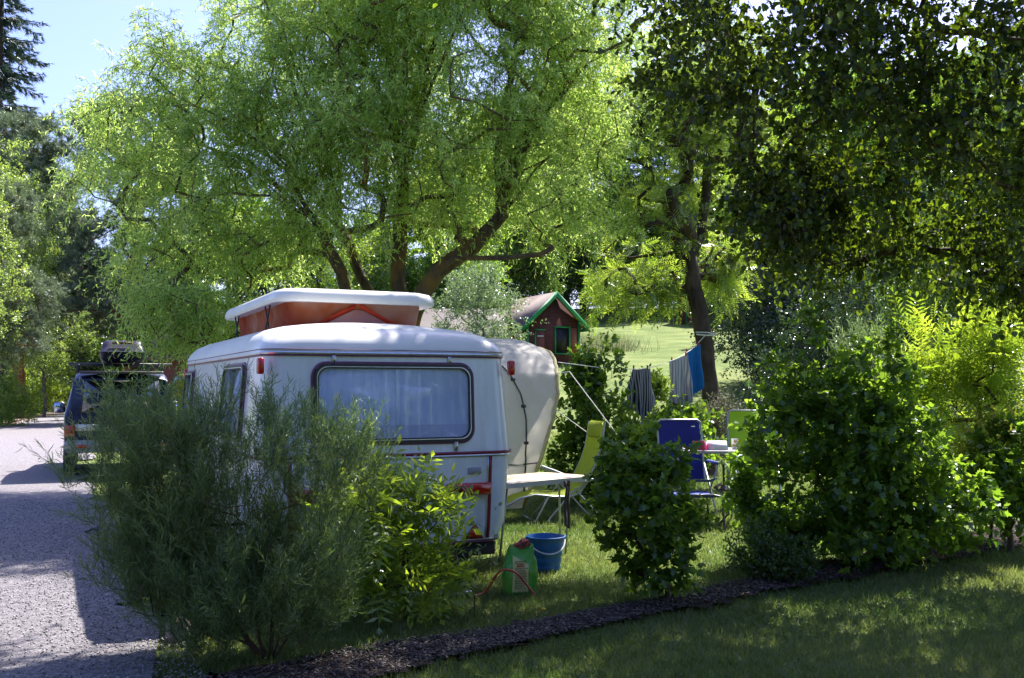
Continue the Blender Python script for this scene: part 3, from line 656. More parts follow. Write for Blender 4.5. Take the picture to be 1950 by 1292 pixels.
def build_car(loc, rz, label, full=True, paint=M_navy, name='offroad_car'):
    root = empty(name, loc, rz, label, 'car')
    # stations along y: (y, half width low, z low, half width belt, z belt, half width roof, z roof)
    st = [(.0, .84, .48, .86, 1.02, .84, 1.06), (.02, .88, .46, .89, 1.05, .80, 1.30), (.10, .89, .45, .90, 1.08, .745, 1.70), (.22, .90, .44, .90, 1.08, .715, 1.80), (.5, .9, .42, .9, 1.08, .71, 1.83), (1.6, .9, .4, .9, 1.08, .71, 1.84),
          (2.3, .9, .4, .9, 1.08, .70, 1.79), (2.75, .9, .4, .9, 1.07, .74, 1.40), (3.1, .9, .42, .89, 1.06, .82, 1.10), (4.1, .88, .44, .87, 1.0, .8, 1.03), (4.4, .80, .5, .8, .85, .74, .9)]
    rings = []
    for y, a, za, b, zb, c, zc in st:
        e = .045; half = [(a * .9, za), (a, za + .08), (b, (za + zb) / 2), (b, zb), (b + (c - b) * .12, zb + (zc - zb) * .1), (c + .02, zc - e * 1.4 if zc - zb > .1 else zc - .01), (c - .05, zc - .012), (c * .5, zc + .005)]
        rings.append([Vector((x, y, z)) for x, z in half] + [Vector((-x, y, z)) for x, z in reversed(half)])
    MB().loft(rings).build('body', paint, root, smooth=35)
    # rear glass, leaning with the tailgate
    def tg(x, z, o_=0): return Vector((x, float(np.interp(z, [1.05, 1.30, 1.70, 1.78], [.0, .02, .09, .14])) - o_, z))
    def panel(name, pts, o0, o1, mat, par):
        k = len(pts); a = [tg(x, z, o1) for x, z in pts]; b = [tg(x, z, o0) for x, z in pts]
        mb = MB(); mb.add(a + b, [tuple(range(k))] + [((i + 1) % k, i, i + k, (i + 1) % k + k) for i in range(k)]); return mb.build(name, mat, par)
    panel('tailgate_seal', [(-.66, 1.10), (.66, 1.10), (.61, 1.66), (-.61, 1.66)], -.02, .008, M_rub, root)
    panel('seat_backs', [(-.58, 1.14), (-.18, 1.14), (-.20, 1.40), (-.26, 1.45), (-.48, 1.45), (-.55, 1.38)], -.01, .0095, mk('seat_cloth', (.02, .025, .07), None, 12, .9), root)
    panel('far_glass', [(-.60, 1.46), (.60, 1.46), (.58, 1.62), (-.58, 1.62)], -.01, .0095, mk('glimpse_through_cabin', (.12, .15, .14), (.03, .04, .05), 9, .7, mid=(.45, .6)), root)
    panel('rear_window', [(-.62, 1.13), (.62, 1.13), (.585, 1.645), (-.585, 1.645)], 0, .014, M_carglass, root)
    for sx in (-1, 1):
        for y_a, y_b in ((.3, 1.0), (1.08, 1.78), (1.85, 2.55)):
            zt = 1.68 if y_b < 2.5 else 1.5; mb = MB(); k = [(y_a, 1.14), (y_b, 1.14), (y_b - (.12 if y_b > 2.5 else .0), zt), (y_a, 1.68)]
            f = lambda y, z, o_: Vector((sx * (.884 - (z - 1.08) * .235 + o_), y, z)); a = [f(y, z, .012) for y, z in k]; b = [f(y, z, -.03) for y, z in k]
            mb.add(a + b, [(0, 1, 2, 3), (7, 6, 5, 4), (0, 4, 5, 1), (1, 5, 6, 2), (2, 6, 7, 3), (3, 7, 4, 0)]); mb.build('side_glass', M_carglass, root)
        mb = MB(); mb.box((sx * .805, -.005, .80), (.17, .10, .20), bev=.02); t = mb.build('tail_light', M_redl, root)
        MB().box((sx * .805, -.058, .74), (.15, .01, .05)).build('indicator_lens', mk('amber_lens', (.6, .2, .02), None, 40, .2), t)
        mb = MB(); mb.box((sx * 1.03, 2.45, 1.16), (.2, .12, .22), bev=.04).box((sx * .93, 2.47, 1.1), (.12, .05, .05)); mi = mb.build('door_mirror', M_blkpl, root, smooth=True)
        MB().box((sx * 1.035, 2.386, 1.16), (.16, .012, .17), bev=.004).build('mirror_glass', mk('mirror', (.5, .6, .75), None, 3, .05, 1), mi)
        for y in (.85, 3.45):
            mb = MB(); mb.lathe([(.2, -.1), (.32, -.11), (.36, -.07), (.36, .07), (.32, .11), (.2, .1)], 26, (sx * .80, y, .36), axis='X'); wh = mb.build('wheel', M_rub, root, smooth=True)
            MB().lathe([(.2, sx * .09), (.13, sx * .07), (.001, sx * .09)], 18, (sx * .80, y, .36), axis='X').build('rim', M_alu, wh, smooth=True)
    MB().box((0, -.06, .55), (1.78, .22, .20), bev=.06).box((0, -.1, .47), (1.6, .16, .06), bev=.02).build('rear_bumper', M_silv, root, smooth=True)
    for sx in (-1, 1): MB().box((sx * .62, -.176, .55), (.16, .012, .06)).build('reflector', M_redl, root)
    MB().box((0, .03, 1.80), (1.36, .34, .045), bev=.02).build('roof_spoiler', M_blkpl, root, smooth=True)
    if full:
        mb = MB(); c = (.12, -.12, 1.03); mb.lathe([(.30, .10), (.36, .06), (.37, -.06), (.345, -.10), (.30, -.115), (.001, -.12)], 36, c, axis='Y2'); sw = mb.build('spare_wheel_cover', M_blkpl, root, smooth=True)
        def pl(k, n, w):
            a = R(90 + 31 - 62 * (k + .5) / n); return Matrix.Translation((c[0] + .255 * math.cos(a), c[1] - .121, c[2] + .255 * math.sin(a))) @ Matrix.Rotation(R(90), 4, 'X') @ Matrix.Rotation(a - math.pi / 2, 4, 'Z') @ Matrix.Translation((-w / 2, 0, 0))
        text_mesh('GARAGE.COM', .075, mk('white_letters', (.8, .8, .8), None, 10, .6), sw, 'lettering', pl)
        MB().box((-.52, -.012, .86), (.42, .012, .11)).build('number_plate', mk('plate', (.7, .72, .7), None, 10, .5), root)
        for y in (.55, 1.75):
            mb = MB(); mb.tube([(-.86, y, 1.955), (.86, y, 1.955)], .018, 8); 
            for sx in (-1, 1): mb.box((sx * .70, y, 1.885), (.07, .06, .13), bev=.01)
            mb.build('roof_bar', M_blkpl, root)
        MB().tube([(.62, .5, 1.84), (.64, .46, 2.1)], .006, 5).build('aerial', M_rub, root)
    return root
CX, CY, CR = P(124, 735, 16.9).x, 16.9, R(23)
c0 = Vector((CX, CY, 0)) + Vector((math.cos(CR), math.sin(CR), 0)) * .89
car1 = build_car((c0.x, c0.y, .03), CR, 'dark blue off-road car seen from behind, with spare wheel and roof bars')
rb = empty('roof_box', tuple(car1.location + Matrix.Rotation(CR, 3, 'Z') @ Vector((.02, 0, 1.977))), CR, 'dark purple plastic roof box on the roof bars of the off-road car', 'roof box')
M_box = mk('purple_black_plastic', (.020, .016, .045), (.014, .011, .035), 20, .5, spec=.3)
def rbx(zl): 
    out = []
    for hw, ya, yb, z in zl: out.append(rring(hw, ya, yb, .1, z, 5))
    return out
MB().loft(rbx([(.26, .42, 2.0, 0), (.335, .30, 2.15, .05), (.36, .26, 2.2, .14), (.365, .25, 2.22, .17)])).build('box_base', M_box, rb, smooth=50)
MB().loft(rbx([(.38, .235, 2.24, .172), (.38, .235, 2.24, .19), (.355, .27, 2.15, .2), (.335, .36, 2.0, .30), (.315, .42, 1.9, .37), (.27, .50, 1.8, .395)])).build('box_lid', M_box, rb, smooth=50)
MB().box((.0, .342, .345), (.36, .012, .04)).build('sticker', mk('red_sticker', (.12, .012, .03), None, 10, .4), rb)
p = P(322, 735, 23.5); build_car((p.x + .9, 23.5, .0), R(20), 'second dark blue car half hidden between the off-road car and the caravan', False, mk('blue_paint', (.01, .03, .14), None, 2, .25, coat=.25), 'parked_car')

# ------------------------------------------------------------------ cabins
def plankmat(name, c1, c2, sc=14, hor=True):
    m, n, out = _mat(name); b = n.nodes.new('ShaderNodeBsdfPrincipled'); b.inputs['Roughness'].default_value = .8
    w = n.nodes.new('ShaderNodeTexWave'); w.bands_direction = 'Z' if hor else 'X'; w.wave_profile = 'SAW'; w.inputs['Scale'].default_value = sc / 6.283 * 1.0; w.inputs['Distortion'].default_value = .15
    tc = n.nodes.new('ShaderNodeTexCoord'); n.links.new(tc.outputs['Object'], w.inputs[0]); t = _noise(n, 3, 5, .7, stretch=(1, 1, 5) if hor else (5, 5, 1))
    r = _ramp(n, t.outputs[0], [(.35, c2), (.65, c1)]); mx = n.nodes.new('ShaderNodeMixRGB'); mx.blend_type = 'MULTIPLY'; mx.inputs[0].default_value = .6
    rw_ = _ramp(n, w.outputs[0], [(0, (.25, .25, .25)), (.12, (1, 1, 1)), (1, (1, 1, 1))]); n.links.new(r.outputs[0], mx.inputs[1]); n.links.new(rw_.outputs[0], mx.inputs[2])
    n.links.new(mx.outputs[0], b.inputs['Base Color']); _bump(n, w.outputs[0], .6, .02, b); n.links.new(b.outputs[0], out.inputs[0]); return m
M_log = plankmat('red_brown_planks', (.17, .048, .034), (.085, .024, .02), 48)
M_green = mk('green_paint', (.012, .30, .075), (.01, .2, .055), 8, .5)
M_shing = plankmat('shingles', (.17, .12, .105), (.09, .065, .055), 30)
M_dark = mk('dark_opening', (.012, .008, .01), (.02, .012, .014), 4, .5)
def cabin(name, loc, rz, W_, L_, he, hr, label, trim=M_green, wall=M_log, roof=M_shing, front=True, cat='cabin'):
    root = empty(name, loc, rz, label, cat); hw = W_ / 2; ov = .28; t = .07
    mb = MB(); mb.add([(-hw, 0, -.8), (hw, 0, -.8), (hw, 0, he), (0, 0, hr), (-hw, 0, he), (-hw, L_, -.8), (hw, L_, -.8), (hw, L_, he), (0, L_, hr), (-hw, L_, he)],
       [(0, 1, 2, 3, 4), (9, 8, 7, 6, 5), (0, 5, 6, 1), (1, 6, 7, 2), (4, 9, 5, 0), (2, 7, 8, 3), (3, 8, 9, 4)]); mb.build('wall', wall, root)
    sl_ = (hr - he) / hw
    for s in (-1, 1):
        xe, ze = s * (hw + ov), he - sl_ * ov; ya, yb = -.32, L_ + .3
        a = [(0, ya, hr + .02), (xe, ya, ze + .02), (xe, yb, ze + .02), (0, yb, hr + .02)]; b = [(x, y, z + t) for x, y, z in a]
        fs = [(0, 1, 2, 3), (7, 6, 5, 4), (0, 4, 5, 1), (1, 5, 6, 2), (2, 6, 7, 3), (3, 7, 4, 0)]; rf = MB().add(a + b, fs).build('roof', roof, root)
        a = [(0, ya - .03, hr - .12), (xe * 1.02, ya - .03, ze - .14), (xe * 1.02, ya - .03, ze + .09), (0, ya - .03, hr + .11)]; b = [(x, ya - .002, z) for x, y, z in a]
        MB().add(a + b, fs).build('barge_board', trim, rf)
        MB().box((xe * 1.01, (ya + yb) / 2, ze - .03), (.035, yb - ya - .08, .14)).build('fascia', trim, rf)
        if front: MB().box((s * (hw + .004), -.012, he / 2 - .2), (.09, .03, he - .1 + .4 + .4)).build('corner_post', trim, root)
    if front:
        wx, wz = W_ * .17, he * .62
        wn = MB().box((wx, -.03, wz + .5 * .62), (W_ * .02, .02, 1.0 * .62)); 
        wn = MB(); ww, wh_ = W_ * .28, he * .55
        for (cx_, cz_, dx, dz) in ((wx, wz - wh_ / 2, ww + .08, .06), (wx, wz + wh_ / 2, ww + .08, .06), (wx - ww / 2, wz, .06, wh_), (wx + ww / 2, wz, .06, wh_)): wn.box((cx_, -.03, cz_), (dx, .05, dz - (.062 if dx == .06 else 0)))
        wo = wn.build('window', trim, root); MB().box((wx, -.012, wz), (ww - .06, .02, wh_ - .06)).build('pane', M_dark, wo)
        MB().box((wx + ww * .78, -.03, wz), (W_ * .12, .03, wh_ * .95)).build('shutter', plankmat('shutter_wood', (.42, .13, .06), (.25, .07, .04), 60, False), wo)
        dx_ = -W_ * .26; dn = MB().box((dx_, -.02, he * .38), (W_ * .16, .03, he * .86)); do = dn.build('door', plankmat('door_planks', (.26, .08, .055), (.15, .04, .03), 60, False), root)
        MB().box((dx_, -.03, he * .83), (W_ * .2, .04, .06)).box((dx_ - W_ * .095, -.03, he * .38), (.05, .04, he * .83)).build('door_frame', trim, do)
        MB().box((dx_, -.045, he * .70), (W_ * .12, .012, .05)).build('door_sign', mk('sign_white', (.7, .65, .6), None, 9, .6), do)
    return root
h1 = P(1054, 700, 40); cabin('cabin', (h1.x, 40, Hf(h1.x, 40) - .25), R(24), 2.3, 3.4, 1.95, 3.05, 'small red brown plank cabin with green edged roof, standing on the slope behind the awning')
h2 = P(1350, 560, 66); cabin('cabin', (h2.x, 66, Hf(h2.x, 66)), R(-20), 4.2, 6.5, 2.6, 4.6, 'dark cabin with green window frames half hidden behind the locust tree trunk')
h3 = P(590, 640, 33); cabin('long_cabin', (h3.x + 6.3, 33.5, Hf(h3.x + 4, 33) - .45), R(84), 5.0, 11, 2.0, 3.45, 'long low building with a pale brown roof behind the willow trunks', trim=mk('brown_trim', (.1, .06, .04)), roof=plankmat('brown_shingles', (.05, .036, .03), (.028, .02, .017), 30), front=False, cat='building')

# ------------------------------------------------------------------ things on the pitch
M_lime = mk('lime_fabric', (.42, .50, .03), (.36, .44, .02), 5, .75, trans=.35, bump=.1)
M_limeg = mk('green_fabric', (.36, .52, .06), (.30, .45, .05), 5, .75, trans=.4, bump=.1)
M_blue = mk('blue_fabric', (.012, .02, .22), (.01, .015, .16), 6, .8, trans=.15)
M_bluel = mk('light_blue_fabric', (.06, .10, .42), (.04, .07, .3), 6, .8, trans=.2)
M_tube = mk('grey_tube', (.36, .38, .42), (.28, .3, .33), 12, .35, .6)
M_dtube = mk('dark_tube', (.07, .08, .10), (.05, .05, .07), 12, .35, .5)
# bucket
b0 = P(1040, 1080, 8.7); bk = empty('bucket', (b0.x, 8.75, .0), R(10), 'blue plastic bucket with pale handle, on the grass beside the sack', 'bucket')
M_bb = mk('bucket_blue', (.008, .115, .34), (.007, .09, .28), 5, .4)
pr = [(.118, 0)]
for k in range(1, 10): z = .03 * k; pr += [(.118 + .0045 * k + (.004 if k % 2 else -.001), z - .008), (.118 + .0045 * k + (.004 if k % 2 else -.001), z + .008)]
pr += [(.166, .282), (.172, .284), (.172, .296), (.164, .298), (.156, .28), (.113, .012)]
MB().lathe(pr, 40, cap1=True).build('pail', M_bb, bk, smooth=50)
MB().tube([(.165 * math.cos(a), -.165 * math.sin(a) * .55 - .08 * math.sin(a), .28 - .115 * math.sin(a)) for a in np.linspace(0, math.pi, 17)], .006, 7).build('handle', mk('handle_white', (.6, .6, .66), None, 20, .5), bk, smooth=True)
for s in (-1, 1): MB().box((s * .172, 0, .28), (.016, .03, .03), bev=.005).build('handle_lug', M_bb, bk)
# green sack
s0 = P(988, 1122, 7.8); sk = empty('charcoal_sack', (s0.x, 7.78, 0), R(8), 'green and yellow printed sack standing open on the grass beside the blue bucket', 'sack')
def sackf(u, v, dr=0):
    a = 2 * math.pi * u; z = .36 * v; hw = .13 * (1 - .35 * max(0, v - .62) / .38) - .006 * math.cos(v * 9); hd = .075 * (1 - .72 * max(0, v - .5) / .5)
    c, s_ = math.cos(a), math.sin(a); e = .55; x = hw * math.copysign(abs(c) ** e, c); y = hd * math.copysign(abs(s_) ** e, s_)
    k = 1 + .06 * math.sin(a * 5 + v * 14) * v + .05 * math.sin(a * 9 - v * 21) * v + .03 * math.sin(a * 3 + 4 * v); return Vector((x * k + .02 * v * v, y * k, z + .02 * math.sin(a * 2 + 1) * v * v))
M_sack = mk('sack_green', (.03, .30, .03), (.14, .36, .04), 7, .35, coat=.3, bump=.3, bdist=.01)
ring_ = lambda v: [sackf(k / 48, v) for k in range(48)]
body_ = MB().loft([ring_(v) for v in np.linspace(0, 1, 22)]).build('sack_body', M_sack, sk, smooth=60)
def fr(u, z, o_=.003):
    x = -.064 + .122 * u + .012 * z / .36; vv = z / .36; best = None
    for k in range(24, 49):
        p_ = sackf(k / 48, vv)
        if best is None or abs(p_.x - x) < abs(best.x - x): best = p_
    return Vector((x, best.y - o_, z))
MB().grid(lambda u, v: fr(u, .025 + v * (.275 - .07 * u)), 8, 16, thick=-.002).build('printed_panel', mk('sack_cream', (.62, .58, .26), (.52, .49, .2), 7, .5), body_, smooth=60)
mb = MB(); mr = MB(); rg = random.Random(3)
for k in range(17):
    z = .055 + k * .0125
    if k in (13, 14): mr.box(fr(.5, z, .0075), (.06, .002, .007)); continue
    x0 = rg.uniform(.1, .22); x1 = rg.uniform(.7, .92); u = x0
    while u < x1:
        l = rg.uniform(.06, .16); mb.box(fr(u + l / 2, z, .0075), (l * .118, .002, .0042)); u += l + .03
mb.build('print_lines', mk('print_dark', (.05, .04, .02), None, 20, .6), body_); mr.build('print_heading', mk('print_red', (.5, .06, .03), None, 20, .6), body_)
MB().loft([[Vector((.02 + w_ * math.cos(a) * (1 + .3 * math.sin(3 * a + z_ * 60)), .028 * w_ / .05 * math.sin(a) * (1 + .3 * math.cos(4 * a)), z_ + .03 * math.cos(a + 1) * (z_ - .33) * 12)) for a in (k * 6.283 / 16 for k in range(16))] for w_, z_ in ((.05, .345), (.062, .365), (.058, .385), (.03, .40))]).build('rolled_top', mk('sack_red', (.5, .06, .07), (.1, .05, .04), 40, .5, mid=(.45, .55)), body_, smooth=True)
# hose
M_hose = mk('orange_hose', (.42, .05, .02), (.32, .035, .015), 20, .4)
hp = [P(905, 1135, 7.55), P(925, 1128, 7.62), P(950, 1090, 7.6), P(968, 1086, 7.62), P(985, 1093, 7.6), P(1002, 1113, 7.62), P(1020, 1130, 7.6)]
hp[0].z = .03; hp[1].z = .05; hp[-1].z = .02
pts = []
for i in range(len(hp) - 1):
    for k in range(6):
        t = k / 6; p0, p1, p2, p3 = hp[max(i - 1, 0)], hp[i], hp[i + 1], hp[min(i + 2, len(hp) - 1)]
        pts.append(.5 * ((2 * p1) + (p2 - p0) * t + (2 * p0 - 5 * p1 + 4 * p2 - p3) * t * t + (3 * p1 - p0 - 3 * p2 + p3) * t ** 3))
tag(MB().tube(pts + [hp[-1]], .0085, 8).build('hose', M_hose, None, smooth=True), 'orange hose looping in front of the printed sack', 'hose')
# dark gas fittings / pegs lump below the caravan corner
p = P(868, 1120, 7.7); o = empty('jack_stand', (p.x, p.y, 0), TH, 'dark steel corner jack stand on the grass under the rear corner of the caravan', 'jack stand')
MB().box((0, 0, .015), (.22, .16, .03), bev=.01).build('foot_plate', M_dtube, o); MB().tube([(-.05, 0, .03), (.03, 0, .2), (0, 0, .3)], [.02, .015, .012], 8).build('leg', M_dtube, o); MB().tube([(-.1, -.08, .035), (.1, -.09, .04)], .008, 6).build('crank', M_alu, o)
# side table by the caravan
tp = Vector((.747, 9.66, 0)); ta = math.atan2(.69, .72); tb = empty('folding_table', (tp.x, tp.y, 0), ta, 'narrow wooden topped folding table with a grey edge, beside the lime lounger', 'table')
outl = []
for cx_, cy_, a0 in ((-.08, .08, -90), (-.12, .5, 0), (-1.15, .5, 90), (-1.15, .08, 180)):
    for k in range(5): a = R(a0 + 22.5 * k); outl.append((cx_ + .08 * math.cos(a), cy_ + .08 * math.sin(a)))
rg_ = lambda e, z: [Vector((x + (e if x > -.6 else -e), y + (e if y > .3 else -e), z)) for x, y in outl]
MB().loft([rg_(-.012, .726), rg_(-.012, .738)]).build('tabletop', mk('pale_wood', (.50, .36, .24), (.38, .26, .17), 5, .5, stretch=(1, 8, 1)), tb)
MB().loft([rg_(-.02, .685), rg_(0, .685), rg_(0, .73), rg_(-.012, .733)], True, False).build('edge_frame', mk('table_edge', (.42, .42, .44), None, 10, .4), tb, smooth=30)
for fx, fy, tx, ty in ((P(1077, 1055, 9.5).x, 9.5, -.22, .06), (P(1067, 1028, 10.3).x, 10.3, -.30, .12)):
    l = toloc(tb, (fx, fy, 0)); MB().tube([(tx, ty, .69), (l.x, l.y, 0)], .011, 7).build('leg', M_tube, tb)
for y in (.1, .48): MB().tube([(-1.0, y, .69), (-1.1, y, 0)], .011, 7).build('leg', M_tube, tb)
sp_ = [P(1075, 917, 9.42), P(1080, 930, 9.38), P(1076, 960, 9.36), P(1077, 1000, 9.36), P(1083, 1006, 9.38), P(1083, 985, 9.4), P(1081, 950, 9.41), P(1083, 915, 9.42)]
mb = MB(); mb.tube(sp_, .013, 6); tag(mb.build('strap', mk('brown_strap', (.05, .03, .025), None, 20, .8), None, smooth=True), 'dark strap hanging in a loop from the edge of the narrow table', 'strap')
# lounger
L0 = P(1026, 960, 12.0); lg = empty('sun_lounger', (L0.x, 12.0, 0), R(14), 'lime yellow reclining sun lounger with a high back, on the grass behind the narrow table', 'sun lounger')
prof_l = [(-.62, .16), (-.5, .20), (-.3, .30), (-.12, .335), (.1, .31), (.3, .30), (.42, .34), (.5, .45), (.62, .68), (.68, .85), (.71, 1.0), (.735, 1.17)]
def lf(u, v):
    k = v * (len(prof_l) - 1); i = min(int(k), len(prof_l) - 2); f = k - i; x = prof_l[i][0] * (1 - f) + prof_l[i + 1][0] * f; z = prof_l[i][1] * (1 - f) + prof_l[i + 1][1] * f
    w = .27 if v < .97 else .27 - .07 * ((v - .97) / .03) ** 2; y = (u * 2 - 1) * w; return (x, y, z - .03 * (1 - (2 * u - 1) ** 2))
MB().grid(lf, 10, 40, thick=.012).build('sling', M_lime, lg, smooth=60)
def lp(off, y): return [Vector((x, y, z - .005)) for x, z in prof_l]
for s in (-1, 1):
    MB().tube(lp(0, s * .285), .013, 7).build('side_rail', M_tube, lg, smooth=True)
    MB().tube([(.72, s * .3, .0), (.40, s * .3, .34), (.36, s * .3, .40)], .012, 7).build('leg', M_tube, lg, smooth=True)
    MB().tube([(-.12, s * .3, .02), (.04, s * .3, .31)], .012, 7).build('leg', M_tube, lg, smooth=True)
    MB().tube([(.02, s * .32, .02), (.30, s * .32, .34), (.56, s * .32, .5)], .012, 7).build('leg', M_tube, lg, smooth=True)
    MB().tube([(-.06, s * .33, .66), (.1, s * .33, .60), (.42, s * .33, .47), (.6, s * .31, .5)], [.02, .021, .02, .014], 8).build('armrest', mk('arm_grey', (.3, .32, .33), None, 20, .5), lg, smooth=True)
MB().box((.72, -.0, 1.08), (.05, .44, .2), bev=.024, M=Matrix.Rotation(R(12), 3, 'Y')).build('head_cushion', M_lime, lg, smooth=True)
MB().tube([(-.12, -.3, .02), (-.12, .3, .02)], .012, 7).tube([(.72, -.3, .012), (.72, .3, .012)], .012, 7).build('foot_bar', M_tube, lg)
# camping table and things on it
t0 = P(1347, 855, 11.9); tz = t0.z; ct = empty('camping_table', (t0.x, 11.9, 0), R(-6), 'grey camping table with folding legs in front of the blue and green chairs', 'table')
MB().box((0, 0, tz - .02), (.80, .6, .035), bev=.01).build('tabletop', mk('table_grey', (.38, .38, .44), (.32, .32, .38), 6, .5), ct)
for s in (-1, 1):
    MB().tube([(s * .36, -.26, tz - .04), (s * .30, .26, 0)], .012, 7).build('leg', M_tube, ct); MB().tube([(s * .36, .26, tz - .04), (s * .30, -.26, 0)], .012, 7).build('leg', M_tube, ct)
p = P(1331, 853, 11.68); bw = MB().lathe([(.10, 0), (.075, .10), (.07, .10), (.095, .0)], 28, (0, 0, 0)).build('bowl', mk('pink_plastic', (.62, .015, .12), (.5, .01, .09), 9, .4), None, smooth=50); bw.location = (p.x, p.y, tz + .001)
tag(bw, 'crimson plastic bowl standing upside down on the camping table', 'bowl')
p = P(1365, 850, 11.72); bx = empty('paper_box', (p.x, p.y, tz), R(-8), 'white sloping cardboard box on the camping table between the crimson bowl and the glass', 'box')
MB().add([(-.13, -.09, 0), (.13, -.09, 0), (.13, .09, 0), (-.13, .09, 0), (-.11, -.05, .085), (.11, -.05, .085), (.11, .07, .1), (-.11, .07, .1)], [(3, 2, 1, 0), (4, 5, 6, 7), (0, 1, 5, 4), (1, 2, 6, 5), (2, 3, 7, 6), (3, 0, 4, 7)]).build('carton', mk('white_card', (.8, .8, .8), (.72, .72, .74), 9, .7), bx)
MB().box((0, -.0, .092), (.14, .012, .006), M=Matrix.Rotation(R(8), 3, 'X')).build('lid_flap', mk('card_shade', (.65, .65, .66)), bx)
p = P(1399, 850, 11.85); gl = empty('glass', (p.x, p.y, tz), 0, 'drinking glass with orange flower print at the right end of the camping table', 'glass')
MB().lathe([(.033, 0), (.042, .125), (.039, .125), (.031, .006)], 24).build('tumbler', mk('frosted_glass', (.68, .68, .66), (.55, .58, .58), 12, .1, trans=.5), gl, smooth=50)
mb = MB()
for a, z in ((-100, .09), (-70, .05), (-50, .095), (-125, .045)): mb.lathe([(.016, 0), (.014, .004), (.001, .005)], 10, (.041 * math.cos(R(a)), .041 * math.sin(R(a)), z), axis='Y2')
mb.build('flower_print', mk('orange_print', (.75, .38, .02), None, 30, .5), gl)
p = P(1298, 850, 11.75); sv = empty('napkin_pile', (p.x, p.y, tz), R(15), 'pale folded napkins at the left end of the camping table', 'napkins')
MB().box((0, 0, .008), (.15, .12, .016), bev=.006).build('napkin', mk('napkin_white', (.7, .68, .72)), sv); MB().box((.01, .01, .022), (.12, .1, .012), bev=.005).build('napkin', mk('napkin_pink', (.5, .12, .3)), sv)
# blue chair
def sheet(name, mat, par, pts, thick=.012, curve=.03, nu=8):
    """sling through (y,z) profile with half width w"""
    def fn(u, v):
        k = v * (len(pts) - 1); i = min(int(k), len(pts) - 2); f = k - i; a, b = pts[i], pts[i + 1]; w = a[2] * (1 - f) + b[2] * f
        return ((u * 2 - 1) * w, a[0] * (1 - f) + b[0] * f + curve * (1 - (2 * u - 1) ** 2), a[1] * (1 - f) + b[1] * f)
    return MB().grid(fn, nu, 6 * (len(pts) - 1), thick=thick).build(name, mat, par, smooth=60)
def high_chair(loc, rz, label, fab, fab2, tube, name='camping_chair', w=.27):
    r_ = empty(name, loc, rz, label, 'chair'); g = w + .015
    sheet('backrest', fab, r_, [(.18, .42, w), (.24, .70, w), (.31, 1.0, w), (.335, 1.12, w * .97), (.34, 1.155, w * .88)]); sheet('seat', fab2, r_, [(-.30, .46, w), (-.1, .42, w), (.17, .40, w)], curve=0)
    for s in (-1, 1):
        MB().tube([(s * g, -.32, .47), (s * g, .17, .40), (s * g, .24, .70), (s * g, .34, 1.13)], .012, 7).build('side_rail', tube, r_, smooth=True)
        MB().tube([(s * g, -.34, .0), (s * g, .2, .62)], .012, 7).build('leg', tube, r_); MB().tube([(s * (g + .02), .34, .0), (s * (g + .02), -.26, .58), (s * (g + .02), -.28, .64)], .012, 7).build('leg', tube, r_)
        MB().box((s * (g + .03), -.08, .655), (.05, .44, .03), bev=.012).build('armrest', fab2, r_, smooth=True)
    MB().tube([(-g, .34, 1.13), (-g * .85, .345, 1.165), (g * .85, .345, 1.165), (g, .34, 1.13)], .011, 7).build('top_rail', tube, r_, smooth=True)
    return r_
p = P(1306, 880, 12.55); ch1 = high_chair((p.x, 12.5, 0), R(6), 'high backed navy blue camping chair behind the left end of the camping table', M_blue, M_bluel, M_tube)
MB().box((.17, .29, 1.08), (.05, .008, .012)).build('fabric_label', mk('white_tag', (.7, .7, .7)), ch1)
p = P(1437, 860, 12.9); ch2 = high_chair((p.x, 12.95, 0), R(-10), 'lime green high backed chair behind the right end of the camping table', M_limeg, M_limeg, M_tube, w=.30)
ch2.scale = (1.0, 1, 1.09)
# footrest in front of the blue chair
p = P(1345, 995, 11.1); fo = empty('footrest', (p.x - .12, 11.2, 0), R(4), 'blue padded footrest with a bent grey tube frame in front of the camping table', 'footrest')
sheet('pad', M_bluel, fo, [(-.18, .40, .2), (0, .385, .2), (.2, .40, .2)], curve=0, thick=.03)
for s in (-1, 1): MB().tube([(s * .17, -.2, .40), (s * .24, -.2, .385), (s * .27, -.2, .33), (s * .29, -.22, .0)], .014, 8).build('leg', M_dtube, fo, smooth=True); MB().tube([(s * .2, .2, .40), (s * .24, .24, 0)], .012, 7).build('leg', M_dtube, fo)
MB().tube([(-.18, -.2, .4), (.18, -.2, .4)], .014, 8).tube([(-.2, .2, .4), (.2, .2, .4)], .012, 8).build('cross_bar', M_dtube, fo)
# folding stool
p = P(1395, 960, 11.5); fs_ = empty('folding_stool', (p.x + .05, 11.5, 0), R(-20), 'dark folding stool with crossed legs between the camping table and the round leaved shrub', 'stool')
sheet('seat', mk('plum_fabric', (.07, .035, .09), (.05, .02, .06), 8, .8), fs_, [(-.17, .43, .2), (0, .40, .2), (.17, .43, .2)], curve=0)
for y in (-.18, .18):
    for s in (-1, 1): MB().tube([(s * .21, y + .01 * s, .45), (-s * .21, y + .01 * s, 0)], .012, 7).build('leg', M_dtube, fs_)
for s in (-1, 1): MB().tube([(s * .21, -.23, .45), (s * .21, .23, .45)], .016, 8).build('side_bar', mk('dark_red_grip', (.13, .03, .03), None, 10, .5), fs_)
